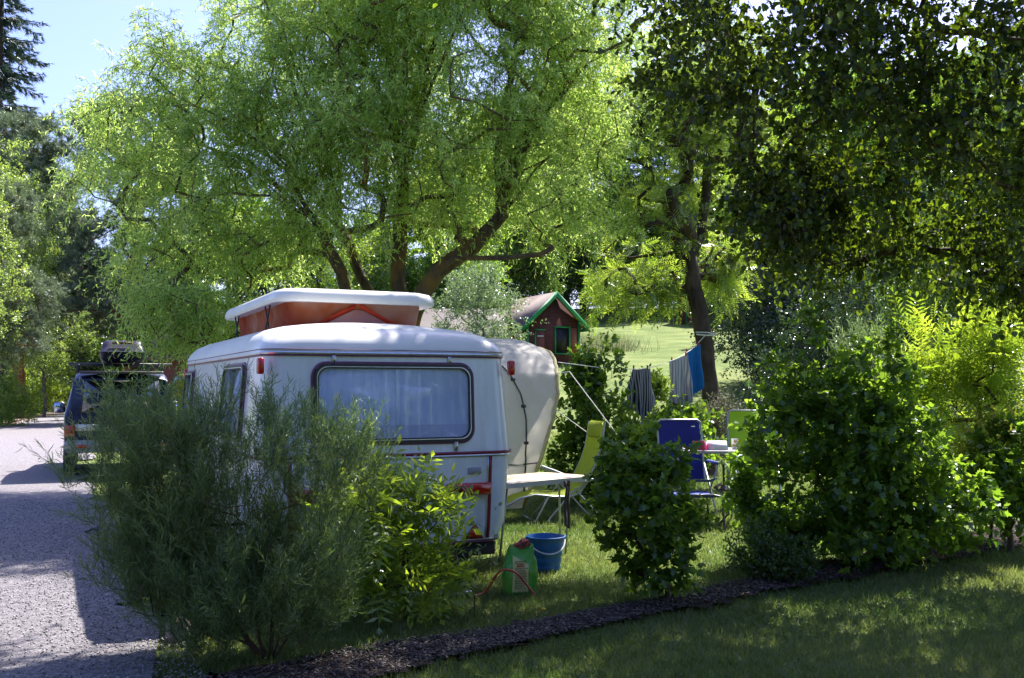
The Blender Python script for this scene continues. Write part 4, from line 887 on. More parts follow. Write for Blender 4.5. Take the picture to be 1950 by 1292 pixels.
# clothes line, clothes
ca, cb, cc = P(1062, 690, 12.35), P(1215, 704, 14.6), P(1342, 640, 17.45)
lw = [ca, P(1140, 700, 13.5), cb, P(1250, 698, 15.2), P(1290, 683, 16.0), P(1320, 664, 16.7), cc]
mb = MB(); mb.tube(lw, .005, 5); mb.tube([cc + Vector((-.16, -.1, .02)), cc + Vector((0, -.2, 0)), cc + Vector((.17, -.1, .01))], .012, 6); mb.tube([cc + Vector((-.17, -.08, .06)), cc + Vector((0, -.2, .05)), cc + Vector((.17, -.08, .03))], .01, 6)
tag(mb.build('clothes_line', M_rope, None, smooth=True), 'white clothes line strung from the awning to the locust trunk', 'clothes line')
def stripem(name, c1, c2, sc, axis='X'):
    m, n, out = _mat(name); b = n.nodes.new('ShaderNodeBsdfPrincipled'); b.inputs['Roughness'].default_value = .9; tc = n.nodes.new('ShaderNodeTexCoord')
    w = n.nodes.new('ShaderNodeTexWave'); w.bands_direction = axis; w.inputs['Scale'].default_value = sc; w.inputs['Distortion'].default_value = .6; w.inputs['Detail'].default_value = 1; n.links.new(tc.outputs['UV' if 0 else 'Object'], w.inputs[0])
    r = _ramp(n, w.outputs[0], [(.42, c1), (.55, c2)]); n.links.new(r.outputs[0], b.inputs[0]); tr = n.nodes.new('ShaderNodeBsdfTranslucent'); n.links.new(r.outputs[0], tr.inputs[0])
    mx = n.nodes.new('ShaderNodeMixShader'); mx.inputs[0].default_value = .3; n.links.new(b.outputs[0], mx.inputs[1]); n.links.new(tr.outputs[0], mx.inputs[2]); n.links.new(mx.outputs[0], out.inputs[0]); return m
def cloth(name, label, cat, mat, a, b, hl, hr, hang, folds, amp, seed, bot=None):
    """cloth hanging from a to b (world), edge lengths hl / hr, bot(u) extra length"""
    mm_ = (a + b) / 2; a, b = Vector(a), Vector(b); sh_ = (b.y - a.y) * .3; a.y += sh_; b.y -= sh_; root = empty(name, tuple((a + b) / 2), math.atan2(b.y - a.y, b.x - a.x), label, cat); a, b = a + (mm_ - (a + b) / 2), b + (mm_ - (a + b) / 2); L_ = (b - a).length; dz = (b.z - a.z); rg = random.Random(seed); ph = [rg.uniform(0, 6) for _ in range(4)]
    def fn(u, v):
        w = L_ * (1 + hang * v); x = (u - .5) * w; ln = hl * (1 - u) + hr * u + (bot(u) if bot else 0)
        return (x + .015 * math.sin(v * 7 + ph[0]), amp * v ** .6 * math.sin(u * folds * 6.28 + ph[1] + v * .8) + amp * .5 * v * math.sin(u * folds * 2.7 * 6.28 / 2 + ph[2]), (u - .5) * dz - ln * v)
    MB().grid(fn, 36, 22, thick=.004).build('fabric', mat, root, smooth=80)
    for u in (.12, .88): MB().box((( u - .5) * L_, 0, (u - .5) * dz + .02), (.014, .02, .07)).build('peg', mk('peg_red', (.4, .04, .03), None, 10, .6), root)
    return root
cloth('striped_top', 'dark top with thin white stripes, pegged on the clothes line nearest the awning', 'top', stripem('fine_stripes', (.03, .03, .06), (.42, .42, .42), 9), P(1205, 703, 14.45), P(1234, 703, 14.95), .56, .52, .8, 2.6, .05, 3, lambda u: .38 * math.exp(-((u - .55) / .17) ** 2))
cloth('grey_shirt', 'pale grey striped shirt in the middle of the clothes line', 'shirt', stripem('grey_stripes', (.30, .31, .36), (.55, .55, .58), 7), P(1279, 688, 15.75), P(1306, 676, 16.3), .74, .76, .25, 3, .045, 5, lambda u: .10 * math.sin(u * 3.1))
cloth('blue_towel', 'bright blue towel hanging beside the locust trunk', 'towel', mk('towel_blue', (.01, .20, .52), (.008, .14, .42), 8, .9, trans=.4, stretch=(6, 1, 1)), P(1309, 672, 16.4), P(1328, 656, 16.85), .72, .74, .55, 1.8, .04, 7, lambda u: .12 * math.sin(u * 3.1) - .1 * u)
# boulder, flower, dark bundle
mb = MB(); rg = random.Random(4); rings = []
for k in range(9):
    a = math.pi * k / 8; rings.append([Vector((math.sin(a) * math.cos(t) * .17, math.sin(a) * math.sin(t) * .13, -math.cos(a) * .14 + .1)) * (1 + .13 * math.sin(3 * t + k) + rg.uniform(-.04, .04)) for t in (6.283 * i / 14 for i in range(14))])
mb.loft(rings); o = mb.build('boulder', mk('pink_granite', (.34, .27, .28), (.2, .15, .16), 14, .9, bump=.6, bdist=.02), None, smooth=70); o.scale = (.45, .45, .55); o.location = (-2.06, 6.25, 0.03)
tag(o, 'pinkish grey boulder at the edge of the road under the feathery shrub', 'boulder')
p = P(1036, 1167, 6.95); fl = empty('dandelion', (p.x, 7.05, 0), 0, 'single yellow flower in the grass in front of the sack', 'flower')
MB().tube([(0, 0, 0), (.003, 0, .035)], .0018, 5).build('stem', mk('stem_green', (.06, .14, .03)), fl); MB().lathe([(.004, .03), (.019, .042), (.016, .048), (.001, .05)], 12).build('flower_head', mk('yellow_petals', (.85, .6, .01), (.7, .45, .01), 90, .6, trans=.3), fl)
p = P(1822, 940, 11.0); o = empty('bundle', (p.x, 11.0, 0), R(20), 'dark blue black folded bundle lying behind the shrubs at the right', 'bundle')
MB().loft([rring(.2, -.16, .16, .08, .25 ), rring(.26, -.2, .2, .1, .32), rring(.27, -.2, .2, .12, .5), rring(.2, -.14, .14, .1, .6)]).build('cover', mk('navy_nylon', (.03, .03, .08), (.02, .02, .05), 12, .4, bump=.5), o, smooth=60)
for s in (-1, 1): MB().tube([(s * .22, 0, .3), (s * .26, 0, .0)], .014, 6).build('leg', M_dtube, o)
# ------------------------------------------------------------------ trees and shrubs
A_ = lambda *v: np.array(v, float)
def PA(px, py, d): return np.array(P(px, py, d))
LM = {
 'willow': leafmat('willow_leaf', (.07, .15, .02), (.18, .30, .06), (.46, .74, .08), (.86, .99, .30), .62, .05, .4),
 'fine': leafmat('feather_leaf', (.03, .075, .022), (.15, .22, .085), (.09, .19, .03), (.34, .46, .12), .42, .04, .4),
 'elder': leafmat('elder_leaf', (.06, .12, .018), (.16, .24, .035), (.26, .46, .02), (.66, .80, .06), .5, .05, .35),
 'maple': leafmat('guelder_leaf', (.03, .075, .012), (.10, .17, .03), (.13, .28, .015), (.44, .66, .05), .48, .03, .3),
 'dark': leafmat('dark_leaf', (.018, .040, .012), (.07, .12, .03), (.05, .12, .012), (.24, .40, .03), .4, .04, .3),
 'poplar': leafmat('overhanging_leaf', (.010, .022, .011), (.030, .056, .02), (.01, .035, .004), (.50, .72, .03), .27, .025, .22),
 'bright': leafmat('bright_leaf', (.06, .12, .015), (.17, .24, .04), (.24, .42, .02), (.55, .68, .08), .52, .06, .35),
 'silver': leafmat('silver_leaf', (.08, .14, .06), (.24, .30, .17), (.14, .24, .06), (.34, .46, .16), .4, .06, .35),
 'golden': leafmat('golden_leaf', (.22, .24, .02), (.42, .40, .05), (.40, .46, .02), (.75, .70, .06), .45, .06, .4),
 'aspen': leafmat('aspen_leaf', (.06, .10, .03), (.24, .32, .10), (.24, .40, .04), (.66, .82, .15), .5, .06, .3),
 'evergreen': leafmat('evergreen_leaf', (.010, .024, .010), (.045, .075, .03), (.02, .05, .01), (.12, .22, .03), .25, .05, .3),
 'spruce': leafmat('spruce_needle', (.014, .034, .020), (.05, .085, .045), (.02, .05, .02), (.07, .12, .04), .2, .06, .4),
 'pine': leafmat('pine_needle', (.09, .13, .07), (.26, .31, .18), (.12, .19, .07), (.30, .38, .16), .25, .06, .4),
 'pink': leafmat('pink_blossom', (.22, .12, .13), (.5, .32, .34), (.2, .1, .1), (.5, .3, .3), .35, .04, .5),
 'dry': leafmat('dry_twig_leaf', (.10, .10, .06), (.30, .29, .20), (.10, .11, .05), (.26, .27, .15), .3, .04, .5),
 'grasslong': leafmat('long_grass', (.10, .14, .05), (.30, .32, .16), (.14, .2, .06), (.40, .42, .2), .42, .04, .5),
}
BK = {'willow': barkmat('willow_bark', (.15, .115, .08), (.035, .026, .02), (.22, .13, .04)), 'dark': barkmat('dark_bark', (.075, .055, .042), (.02, .015, .013), (.10, .075, .06)),
      'pine': barkmat('pine_bark', (.26, .11, .06), (.07, .03, .02), (.3, .14, .07), 5), 'twig': mk('brown_twig', (.08, .05, .035), (.05, .03, .022), 9, .8), 'gtwig': mk('green_twig', (.07, .10, .03), (.05, .06, .025), 9, .7),
      'grey': barkmat('grey_bark', (.20, .18, .16), (.06, .05, .045), (.24, .22, .17))}

def plant(name, label, cat, base, ells, seed, mat, bark, R0, ntips, fol, paths=None, seg=.35, wig=.06, rmin=.006, up=.3, holes=.3, shell=.35, group=None, C=None, extra=None, power=.5, hscale=1.2, sides=7, zmin=None, tname='trunk', cname='crown', joinmin=0, skipthin=0):
    rng = np.random.default_rng(seed); base = np.array(base, float); root = empty(name, tuple(base), 0, label, cat, group)
    ells = [(np.array(e[0], float) - base, e[1]) + tuple(e[2:]) for e in ells]
    tips = crownpts(rng, ells, ntips, shell, holes, hscale, zmin) if ntips else np.zeros((0, 3))
    if extra is not None: tips = np.concatenate([tips, np.array(extra, float) - base])
    paths = [[np.array(q, float) - base for q in p] for p in paths] if paths else [[A_(0, 0, -.1), A_(0, 0, .15)]]
    N, par, tipn, order = skeleton(paths, tips, seg, wig, up, rng, joinmin)
    branch_mesh(tname, N, par, tipn, R0, rmin, BK[bark], root, sides, power, skipthin=skipthin)
    if C is None: C = np.mean(tips, 0) * A_(1, 1, .8)
    else: C = np.array(C, float) - base
    for i, f in enumerate(fol):
        f = dict(f); k = f.pop('frac', 1.0); tt = tips if k >= 1 else tips[rng.permutation(len(tips))[:max(1, int(len(tips) * k))]]
        fn = f.pop('fn', None)
        if fn: tt = tt[fn(tt + base)]
        foliage(f.pop('nm', cname), tt, C, rng, f.pop('mat', mat), root, **f)
    return root

# --- the big contorted willow behind the caravan
DW = 16.5
def el(px, py, rx, ry, d=DW, dep=None, w=None):
    """ellipsoid from its place and size; radii in metres"""
    e = (PA(px, py, d), A_(rx, dep or rx, ry)); return e if w is None else e + (w,)
ells = [el(330, 250, 1.6, 1.6), el(225, 330, .85, 1.15), el(430, 100, 1.6, 1.4), el(560, 150, 2.3, 1.9, DW, 2.4), el(850, 110, 2.6, 2.0, DW, 2.6), el(1080, 130, 1.6, 1.7), el(1170, 240, .9, .9), el(440, 410, 1.5, 1.1, DW - .3),
        el(760, 320, 1.7, 1.1, DW + .5, 2.), el(1000, 350, 1.5, 1.05), el(640, 280, 2.0, 1.5, DW - .8), el(900, 280, 1.9, 1.45, DW - .8), el(700, -110, 3.6, 1.6, DW, 2.8), el(335, 610, .7, .62, DW - 1.5, .6, 2.6), el(430, 610, .5, .3, DW - .5, .5, .8), el(300, 520, .8, .7, DW - .5, .8, .9),
        el(1130, 20, 1.5, 1.1, DW, 1.6), el(1000, -110, 2.2, 1.4), el(800, 30, 1.6, 1.2, DW, 2.4), el(1190, 60, 1., 1.2, DW, 1.3), el(930, 20, 1.6, 1.2, DW, 2.), el(540, 470, 1.2, .5, DW, 1.2, 1.2), el(1080, 450, .8, .45, DW, 1., .6)]
bs = A_(PA(775, 735, DW)[0], DW, 0)
pt = lambda px, py, dd=0: PA(px, py, DW + dd)
paths = [[bs, pt(770, 620), pt(758, 540), pt(762, 430), pt(768, 350, -.2)],
         [pt(768, 640), pt(705, 560, .3), pt(675, 500, .4), pt(650, 440, .5)],
         [pt(766, 650, .2), pt(660, 560, -.3), pt(630, 480, -.5), pt(600, 420, -.6)],
         [pt(768, 640), pt(800, 565, -.4), pt(835, 515, -.5), pt(900, 470, -.5), pt(955, 410, -.5)],
         [pt(835, 515, -.5), pt(870, 490, -.8), pt(960, 492, -1), pt(1030, 485, -1.1), pt(1090, 478, -1.2)]]
hubs = [pt(768, 350, -.2), pt(650, 440, .5), pt(600, 420, -.6), pt(955, 410, -.5)]
rgw = random.Random(12)
for hi, lst in ((0, [(700, -120), (640, 40), (580, -60), (760, -60), (830, -140), (880, 20), (730, 100), (800, 120), (900, -100)]), (1, [(470, -20), (540, 60), (400, 120), (330, 180), (520, 160), (600, 180)]), (2, [(260, 300), (350, 330), (430, 280), (300, 420), (200, 260)]), (3, [(990, -60), (1040, 60), (1120, 120), (1180, 60), (1000, 160), (1150, 230), (1090, 300), (960, 100)])):
    for k, (x, y) in enumerate(lst):
        h = hubs[hi]; dd = rgw.uniform(-1.9, 1.9); e = pt(x, y, dd); m1 = h + (e - h) * .33 + A_(0, 0, .45) + np.array([rgw.uniform(-.12, .12) for _ in range(3)]); m2 = h + (e - h) * .68 + A_(0, 0, .4) + np.array([rgw.uniform(-.15, .15) for _ in range(3)])
        paths.append([h, m1, m2, e])
plant('willow_tree', 'large bright green contorted willow spreading over the caravan roof', 'tree', bs, ells, 11, LM['willow'], 'willow', .24, 2300,
      [dict(tpl='curl', L=.10, Wd=.019, ntw=9, nlf=17, tlen=.5, out=.45, up=.25, rand=.85, droop=.5, ldir=.5, lrand=.75, ldown=.3, twigmat=BK['twig'], twr=.003, jit=.13)], paths=paths,
      seg=.28, wig=.035, rmin=.006, up=.3, holes=.24, shell=.25, hscale=1.3, power=.5)

# --- locust tree with the clothes line
DL = 17.7; lb = A_(PA(1345, 735, DL)[0], DL, 0)
pl_ = lambda px, py, dd=0: PA(px, py, DL + dd)
plant('locust_tree', 'locust tree with a dark leaning trunk and yellow green leaflets, holding the clothes line', 'tree', lb,
      [(pl_(1245, 430), (1.0, 1.3, .45)), (pl_(1160, 440), (.5, .8, .35)), (pl_(1375, 500, .5), (.42, .5, .36), .8), (pl_(1235, 340), (1.1, 1.3, .6)), (pl_(1190, 540), (.5, .7, .3), .35), (pl_(1330, 250), (1.3, 1.2, .8)), (pl_(1330, 130), (1.3, 1.3, .9)), (pl_(1262, 530, .2), (.3, .4, .28), .5)], 21, LM['bright'], 'dark', .155, 240,
      [dict(tpl='pinnate', L=.26, Wd=.26, ntw=4, nlf=4, tlen=.45, out=.7, up=.05, rand=.6, droop=.35, ldir=.6, lrand=.55, ldown=.15, twigmat=BK['twig'])],
      paths=[[lb, pl_(1352, 740), pl_(1335, 620), pl_(1318, 520), pl_(1312, 490), pl_(1290, 455), pl_(1265, 380)], [pl_(1312, 490), pl_(1335, 450), pl_(1345, 350), pl_(1350, 200)], [pl_(1315, 505), pl_(1285, 480), pl_(1200, 492), pl_(1150, 480)]],
      seg=.3, wig=.04, holes=.3, power=.35)

# --- tree whose branches hang in from the upper right
FB = A_(8.6, 11.0, 0)
def fgok(p): return p
fe = [(PA(1900, 500, 9.4), (.6, .6, .35), .8), (A_(2.6, 11.9, 7.4), (1.8, 1.2, .6), 6.), (A_(-.3, 9.4, 6.6), (1.2, 1.0, .5), 3.), (A_(-1.6, 8.7, 6.7), (1., .9, .4), 1.5), (A_(4.5, 8.6, 4.6), (2.2, 1.3, 1.5), 9.), (A_(3.3, 8.6, 5.0), (2.3, 2.0, 1.3)), (A_(7.0, 9.4, 5.2), (2.4, 1.6, 2.0), 16.), (PA(1480, 170, 9.0), (.9, .9, .55)), (PA(1700, 300, 9.0), (1.1, 1.0, .75)), (PA(1850, 420, 9.5), (.9, .9, .55)), (PA(1270, 150, 8.7), (.25, .4, .2), .12),
      (PA(1430, 50, 8.7), (.75, .7, .35)), (PA(1500, 360, 9.2), (.55, .6, .45), .9), (PA(1620, 450, 9.4), (.7, .7, .35), .8), (PA(1840, 200, 8.8), (1., 1., .8)), (A_(1.2, 8.6, 6.2), (1.8, 1.7, .8)), (A_(.8, 10.0, 6.8), (1.6, 1.3, .6), 8.), (A_(5.5, 8.5, 7.2), (3.2, 2.4, 1.2))]
def fgf(q): return q[:, 1] > 5
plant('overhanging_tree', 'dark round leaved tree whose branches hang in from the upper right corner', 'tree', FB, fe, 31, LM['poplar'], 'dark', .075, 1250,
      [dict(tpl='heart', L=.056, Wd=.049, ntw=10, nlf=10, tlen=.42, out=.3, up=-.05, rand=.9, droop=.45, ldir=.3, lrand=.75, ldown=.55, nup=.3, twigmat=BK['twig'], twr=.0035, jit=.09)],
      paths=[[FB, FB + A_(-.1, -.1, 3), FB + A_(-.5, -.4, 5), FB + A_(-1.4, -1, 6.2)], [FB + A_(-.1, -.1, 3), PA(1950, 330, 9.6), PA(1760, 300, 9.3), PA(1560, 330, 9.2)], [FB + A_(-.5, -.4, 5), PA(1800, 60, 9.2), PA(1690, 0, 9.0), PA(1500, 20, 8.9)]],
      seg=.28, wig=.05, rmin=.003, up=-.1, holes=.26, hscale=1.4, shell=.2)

# --- shrubs along the mulch bed
sb = A_(-1.42, 5.95, 0)
tops = [(262, 705), (305, 760), (190, 830), (392, 775), (415, 800), (470, 762), (500, 800), (345, 800), (600, 752), (575, 800), (640, 800), (668, 775), (700, 850), (150, 860), (128, 945), (125, 1010), (150, 1060), (540, 850), (450, 850), (180, 900), (262, 745), (200, 1100), (735, 930), (615, 830), (680, 900), (165, 985)]
rgx = random.Random(2); ext = [PA(x + rgx.uniform(-5, 5), y + 40, 5.95 + rgx.uniform(-.25, .35)) for x, y in tops for _ in range(2)]
ext += [PA(x + rgx.uniform(-22, 22), y + rgx.uniform(50, 130), 5.95 + rgx.uniform(-.45, .4)) for x, y in tops for _ in range(4)]
plant('feathery_shrub', 'large feathery grey green willow shrub in front of the caravan and the off-road car', 'shrub', sb,
      [(PA(420, 940, 5.95), (.85, .55, .48)), (PA(290, 900, 5.95), (.5, .45, .42)), (PA(600, 940, 6.0), (.45, .5, .45)), (PA(480, 1110, 5.9), (.75, .5, .38)), (PA(470, 1180, 5.85), (.55, .45, .2), .09), (PA(330, 1090, 5.9), (.5, .4, .3), .08)], 41, LM['fine'], 'twig', .028, 330,
      [dict(tpl='curl', L=.064, Wd=.0040, ntw=9, nlf=32, tlen=.27, out=.35, up=.85, rand=.42, droop=.05, ldir=.95, lrand=.5, ldown=0, nup=.2, twigmat=BK['gtwig'], twr=.0014, jit=.03)],
      paths=[[sb + A_(0, 0, -.05), sb + A_(0, 0, .1)], [sb + A_(.05, 0, .0), sb + A_(.35, -.05, .5), sb + A_(.5, 0, .9)], [sb + A_(-.05, 0, .0), sb + A_(-.4, -.05, .45), sb + A_(-.8, .05, .85)], [sb + A_(0, 0, .0), sb + A_(0, .1, .7)], [sb, sb + A_(-.3, .2, .6)], [sb, sb + A_(.2, .15, .8)]],
      seg=.13, wig=.018, rmin=.0022, up=.5, holes=.15, shell=.1, C=sb + A_(0, 0, -.2), sides=6, tname='stems', cname='foliage')
eb = A_(PA(775, 735, 6.95)[0], 6.95, 0)
tops = [(735, 885), (690, 905), (665, 930), (800, 880), (790, 905), (850, 885), (905, 890), (925, 905), (880, 920), (840, 930), (700, 950), (760, 920), (900, 950), (920, 930), (820, 1000)]
ext = [PA(x, y + 10, 6.9 + rgx.uniform(-.2, .25)) for x, y in tops]
plant('elder_shrub', 'yellow green elder shrub in front of the rear right corner of the caravan', 'shrub', eb, [(PA(770, 960, 6.9), (.42, .32, .20)), (PA(770, 1080, 6.85), (.38, .3, .28)), (PA(700, 1010, 6.85), (.3, .3, .25)), (PA(800, 1110, 6.8), (.2, .2, .12), .004)], 51, LM['elder'], 'twig', .02, 90,
      [dict(tpl='elder', L=.17, Wd=.17, ntw=3, nlf=3, tlen=.12, out=.6, up=.5, rand=.5, droop=.2, ldir=.7, lrand=.5, ldown=.1, twigmat=BK['gtwig'], twr=.0018, jit=.03)], seg=.12, wig=.012, rmin=.003, up=.4, holes=.1, tname='stems', cname='foliage')
kb = A_(PA(905, 735, 7.0)[0], 6.95, 0)
plant('sparse_seedling', 'thin pale sprig with few small leaves in front of the dark underside of the caravan', 'plant', kb, [], 52, LM['silver'], 'twig', .006, 0,
      [dict(tpl='leaf', L=.035, Wd=.022, ntw=2, nlf=4, tlen=.08, out=.4, up=.4, rand=.7, droop=.1, twigmat=BK['gtwig'], twr=.001)], seg=.1, wig=.012, rmin=.0015, up=.3, extra=[PA(x, y, 6.95 + rgx.uniform(-.1, .1)) for x, y in ((940, 1010), (925, 1040), (890, 1020), (945, 1045), (905, 1065), (870, 1060), (860, 1090), (930, 1075), (880, 1000), (850, 1030))], tname='stems', cname='foliage')
mbs = A_(PA(1262, 735, 7.5)[0], 7.35, 0)
plant('lobed_shrub', 'dark lobed leaved shrub at the mulch edge, between the bucket and the blue chair', 'shrub', mbs,
      [(PA(1230, 960, 7.4), (.30, .36, .30)), (PA(1230, 875, 7.4), (.30, .25, .13)), (PA(1175, 895, 7.4), (.16, .2, .10)), (PA(1275, 905, 7.4), (.10, .2, .10)), (PA(1250, 1060, 7.35), (.30, .3, .22)), (PA(1150, 975, 7.4), (.10, .1, .05), .004), (PA(1160, 1010, 7.4), (.12, .1, .05), .004), (PA(1320, 985, 7.4), (.06, .1, .05), .002)], 61, LM['maple'], 'twig', .022, 112,
      [dict(tpl='lobed', L=.058, Wd=.062, ntw=5, nlf=6, tlen=.13, out=.6, up=.3, rand=.6, droop=.2, ldir=.5, lrand=.6, ldown=.25, nup=.9, twigmat=BK['twig'], twr=.0015, jit=.03)], seg=.12, wig=.014, rmin=.003, up=.4, holes=.36, hscale=4, shell=.2, tname='stems', cname='foliage', extra=[PA(x, y, 7.4 + rgx.uniform(-.2, .2)) for x, y in ((1195, 835), (1240, 835), (1222, 850), (1130, 965), (1145, 1000), (1160, 1035), (1300, 860), (1330, 1000), (1165, 860))])
bb = A_(PA(1620, 735, 8.9)[0], 8.9, 0)
tops = [(1552, 600), (1555, 640), (1690, 640), (1700, 680), (1480, 690), (1500, 720), (1530, 700), (1640, 660), (1730, 720), (1440, 820), (1425, 860), (1415, 930), (1470, 740)]
tops2 = [(rgx.uniform(1440, 1540), rgx.uniform(780, 1050)) for _ in range(46)] + [(rgx.uniform(1540, 1640), rgx.uniform(700, 1050)) for _ in range(30)]
plant('round_leaved_shrub', 'tall dense dark shrub with lobed leaves and lit tips, right of the camping table', 'shrub', bb,
      [(PA(1600, 860, 9.0), (.75, .6, .62)), (PA(1500, 860, 9.0), (.42, .5, .5)), (PA(1700, 830, 9.1), (.55, .6, .6)), (PA(1620, 1000, 8.8), (.8, .6, .42)), (PA(1760, 960, 9.0), (.6, .5, .45)), (PA(1560, 760, 9.0), (.42, .4, .28)), (PA(1660, 730, 9.0), (.42, .4, .28)), (PA(1495, 960, 8.9), (.33, .4, .33), .25), (PA(1475, 850, 8.9), (.26, .35, .3), .22), (PA(1450, 930, 8.9), (.16, .25, .2), .1)], 71, LM['maple'], 'twig', .04, 480,
      [dict(tpl='lobed', L=.064, Wd=.066, ntw=5, nlf=6, tlen=.17, out=.6, up=.35, rand=.6, droop=.2, ldir=.5, lrand=.6, ldown=.2, nup=.8, twigmat=BK['twig'], twr=.0018, jit=.04)], seg=.15, wig=.02, rmin=.003, up=.4, holes=.26, hscale=3, shell=.25, extra=[PA(x, y + 8, 9.0) for x, y in tops for _ in range(2)] + [PA(x, y, 8.8 + rgx.uniform(-.25, .35)) for x, y in tops2], tname='stems', cname='foliage')
eu = A_(PA(1440, 735, 8.2)[0], 8.15, 0)
plant('small_leaved_shrub', 'low olive green shrub with tiny leaves at the foot of the tall dark shrub', 'shrub', eu, [(PA(1435, 1020, 8.2), (.24, .22, .26)), (PA(1490, 1060, 8.1), (.2, .2, .2)), (PA(1400, 990, 8.2), (.12, .12, .1))], 73, LM['dark'], 'twig', .015, 110,
      [dict(tpl='kite', L=.028, Wd=.016, ntw=8, nlf=10, tlen=.10, out=.5, up=.5, rand=.6, droop=.0, ldir=.6, lrand=.6, twigmat=BK['gtwig'], twr=.001)], seg=.1, wig=.01, rmin=.002, tname='stems', cname='foliage')
yb = A_(PA(1800, 735, 10.6)[0], 10.6, 0)
plant('locust_shrub', 'yellow green shrub with long feather shaped leaves, behind the tall dark shrub', 'shrub', yb,
      [(PA(1790, 750, 10.6), (.5, .45, .3)), (PA(1760, 690, 10.6), (.3, .3, .2)), (PA(1870, 690, 10.6), (.25, .3, .2)), (PA(1850, 790, 10.6), (.42, .4, .25)), (PA(1720, 800, 10.5), (.4, .4, .3))], 75, LM['elder'], 'twig', .03, 80,
      [dict(tpl='pinnate', L=.30, Wd=.26, ntw=3, nlf=3, tlen=.2, out=.6, up=.45, rand=.5, droop=.15, ldir=.7, lrand=.45, ldown=.05, twigmat=BK['gtwig'], twr=.003)], seg=.2, wig=.02, rmin=.004, tname='stems', cname='foliage', extra=[PA(x, y, 10.5) for x, y in ((1870, 620), (1885, 640), (1850, 640), (1740, 640), (1700, 680), (1890, 700), (1775, 650))])
gb = A_(PA(1880, 735, 10.0)[0], 10.0, 0)
plant('golden_shrub', 'small golden leaved shrub near the right edge, beside the yellow green feather leaved one', 'shrub', gb, [(PA(1895, 840, 10.0), (.26, .3, .24)), (PA(1860, 860, 10.0), (.22, .2, .16)), (PA(1920, 880, 10), (.2, .2, .15))], 76, LM['golden'], 'twig', .02, 44,
      [dict(tpl='leaf', L=.045, Wd=.024, ntw=5, nlf=7, tlen=.15, out=.5, up=.5, rand=.5, droop=.1, twigmat=BK['gtwig'], twr=.0015)], seg=.15, wig=.015, rmin=.003, tname='stems', cname='foliage')
rb_ = A_(PA(1870, 735, 10.1)[0], 9.6, 0)
plant('shaded_shrub', 'dark broad leaved shrub in the shade at the right edge above the mulch', 'shrub', rb_, [(PA(1870, 950, 9.7), (.5, .4, .36)), (PA(1940, 900, 9.8), (.45, .4, .5)), (PA(1800, 1000, 9.5), (.25, .25, .15), .01)], 77, LM['maple'], 'twig', .03, 170,
      [dict(tpl='lobed', L=.07, Wd=.07, ntw=4, nlf=5, tlen=.18, out=.5, up=.35, rand=.6, droop=.2, ldir=.5, lrand=.6, ldown=.2, nup=.8, twigmat=BK['twig'], twr=.0018)], seg=.16, wig=.02, rmin=.003, tname='stems', cname='foliage')
pb = A_(PA(1640, 735, 9.9)[0], 9.9, 0)
plant('pale_willow_shrub', 'pale feathery shoots of a narrow leaved willow rising out of the tall dark shrub', 'shrub', pb, [(PA(1640, 720, 9.9), (.22, .2, .30))], 78, LM['silver'], 'twig', .02, 26,
      [dict(tpl='curl', L=.07, Wd=.007, ntw=5, nlf=24, tlen=.32, out=.2, up=1, rand=.3, droop=.05, ldir=.9, lrand=.4, nup=.2, twigmat=BK['gtwig'], twr=.0015)], seg=.2, wig=.02, rmin=.003, tname='stems', cname='foliage', extra=[PA(x, y, 9.9) for x, y in ((1625, 665), (1650, 660), (1610, 700), (1670, 690), (1700, 705))])
# --- bushes behind the clothes line
b1 = A_(PA(1150, 735, 13.6)[0], 13.9, 0)
plant('broadleaf_bush', 'bushy dark green shrub with round leaves behind the guy ropes and the lounger', 'shrub', b1,
      [(PA(1120, 800, 13.8), (.5, .6, .5)), (PA(1210, 855, 14), (.6, .6, .36)), (PA(1150, 880, 13.8), (.8, .6, .5)), (PA(1290, 840, 14.), (.62, .6, .42)), (PA(1120, 720, 13.8), (.25, .3, .2), .12)], 81, LM['maple'], 'twig', .04, 360,
      [dict(tpl='leaf', L=.085, Wd=.06, ntw=5, nlf=6, tlen=.2, out=.6, up=.4, rand=.6, droop=.2, ldir=.5, lrand=.7, nup=.8, twigmat=BK['twig'], twr=.002)], seg=.2, wig=.02, rmin=.004, holes=.2, tname='stems', cname='foliage', extra=[PA(x, y, 13.7) for x, y in ((1130, 655), (1160, 665), (1145, 690), (1180, 690), (1190, 715), (1100, 680), (1110, 710), (1165, 700))])
b2 = A_(PA(1290, 735, 15.2)[0], 15.6, 0)
plant('lime_bush', 'low yellow green bush under the hanging clothes', 'shrub', b2, [(PA(1260, 790, 15.6), (.6, .5, .32)), (PA(1320, 800, 15.6), (.5, .5, .3)), (PA(1240, 745, 15.6), (.2, .3, .15), .05)], 82, LM['bright'], 'twig', .03, 150,
      [dict(tpl='leaf', L=.075, Wd=.04, ntw=5, nlf=6, tlen=.2, out=.6, up=.5, rand=.6, droop=.15, twigmat=BK['gtwig'], twr=.002)], seg=.2, wig=.02, rmin=.003, tname='stems', cname='foliage')
b3 = A_(PA(1382, 735, 15.4)[0], 15.6, 0)
plant('dry_bush', 'wiry grey bush with tiny leaves at the foot of the locust trunk', 'shrub', b3, [(PA(1380, 810, 15.6), (.26, .3, .42)), (PA(1360, 850, 15.6), (.3, .3, .3))], 83, LM['dry'], 'twig', .02, 120,
      [dict(tpl='kite', L=.035, Wd=.02, ntw=6, nlf=8, tlen=.18, out=.4, up=.7, rand=.6, droop=.0, twigmat=BK['twig'], twr=.0022)], seg=.18, wig=.03, rmin=.003, tname='stems', cname='foliage')
b4 = A_(PA(338, 735, 14.2)[0], 15.0, 0)
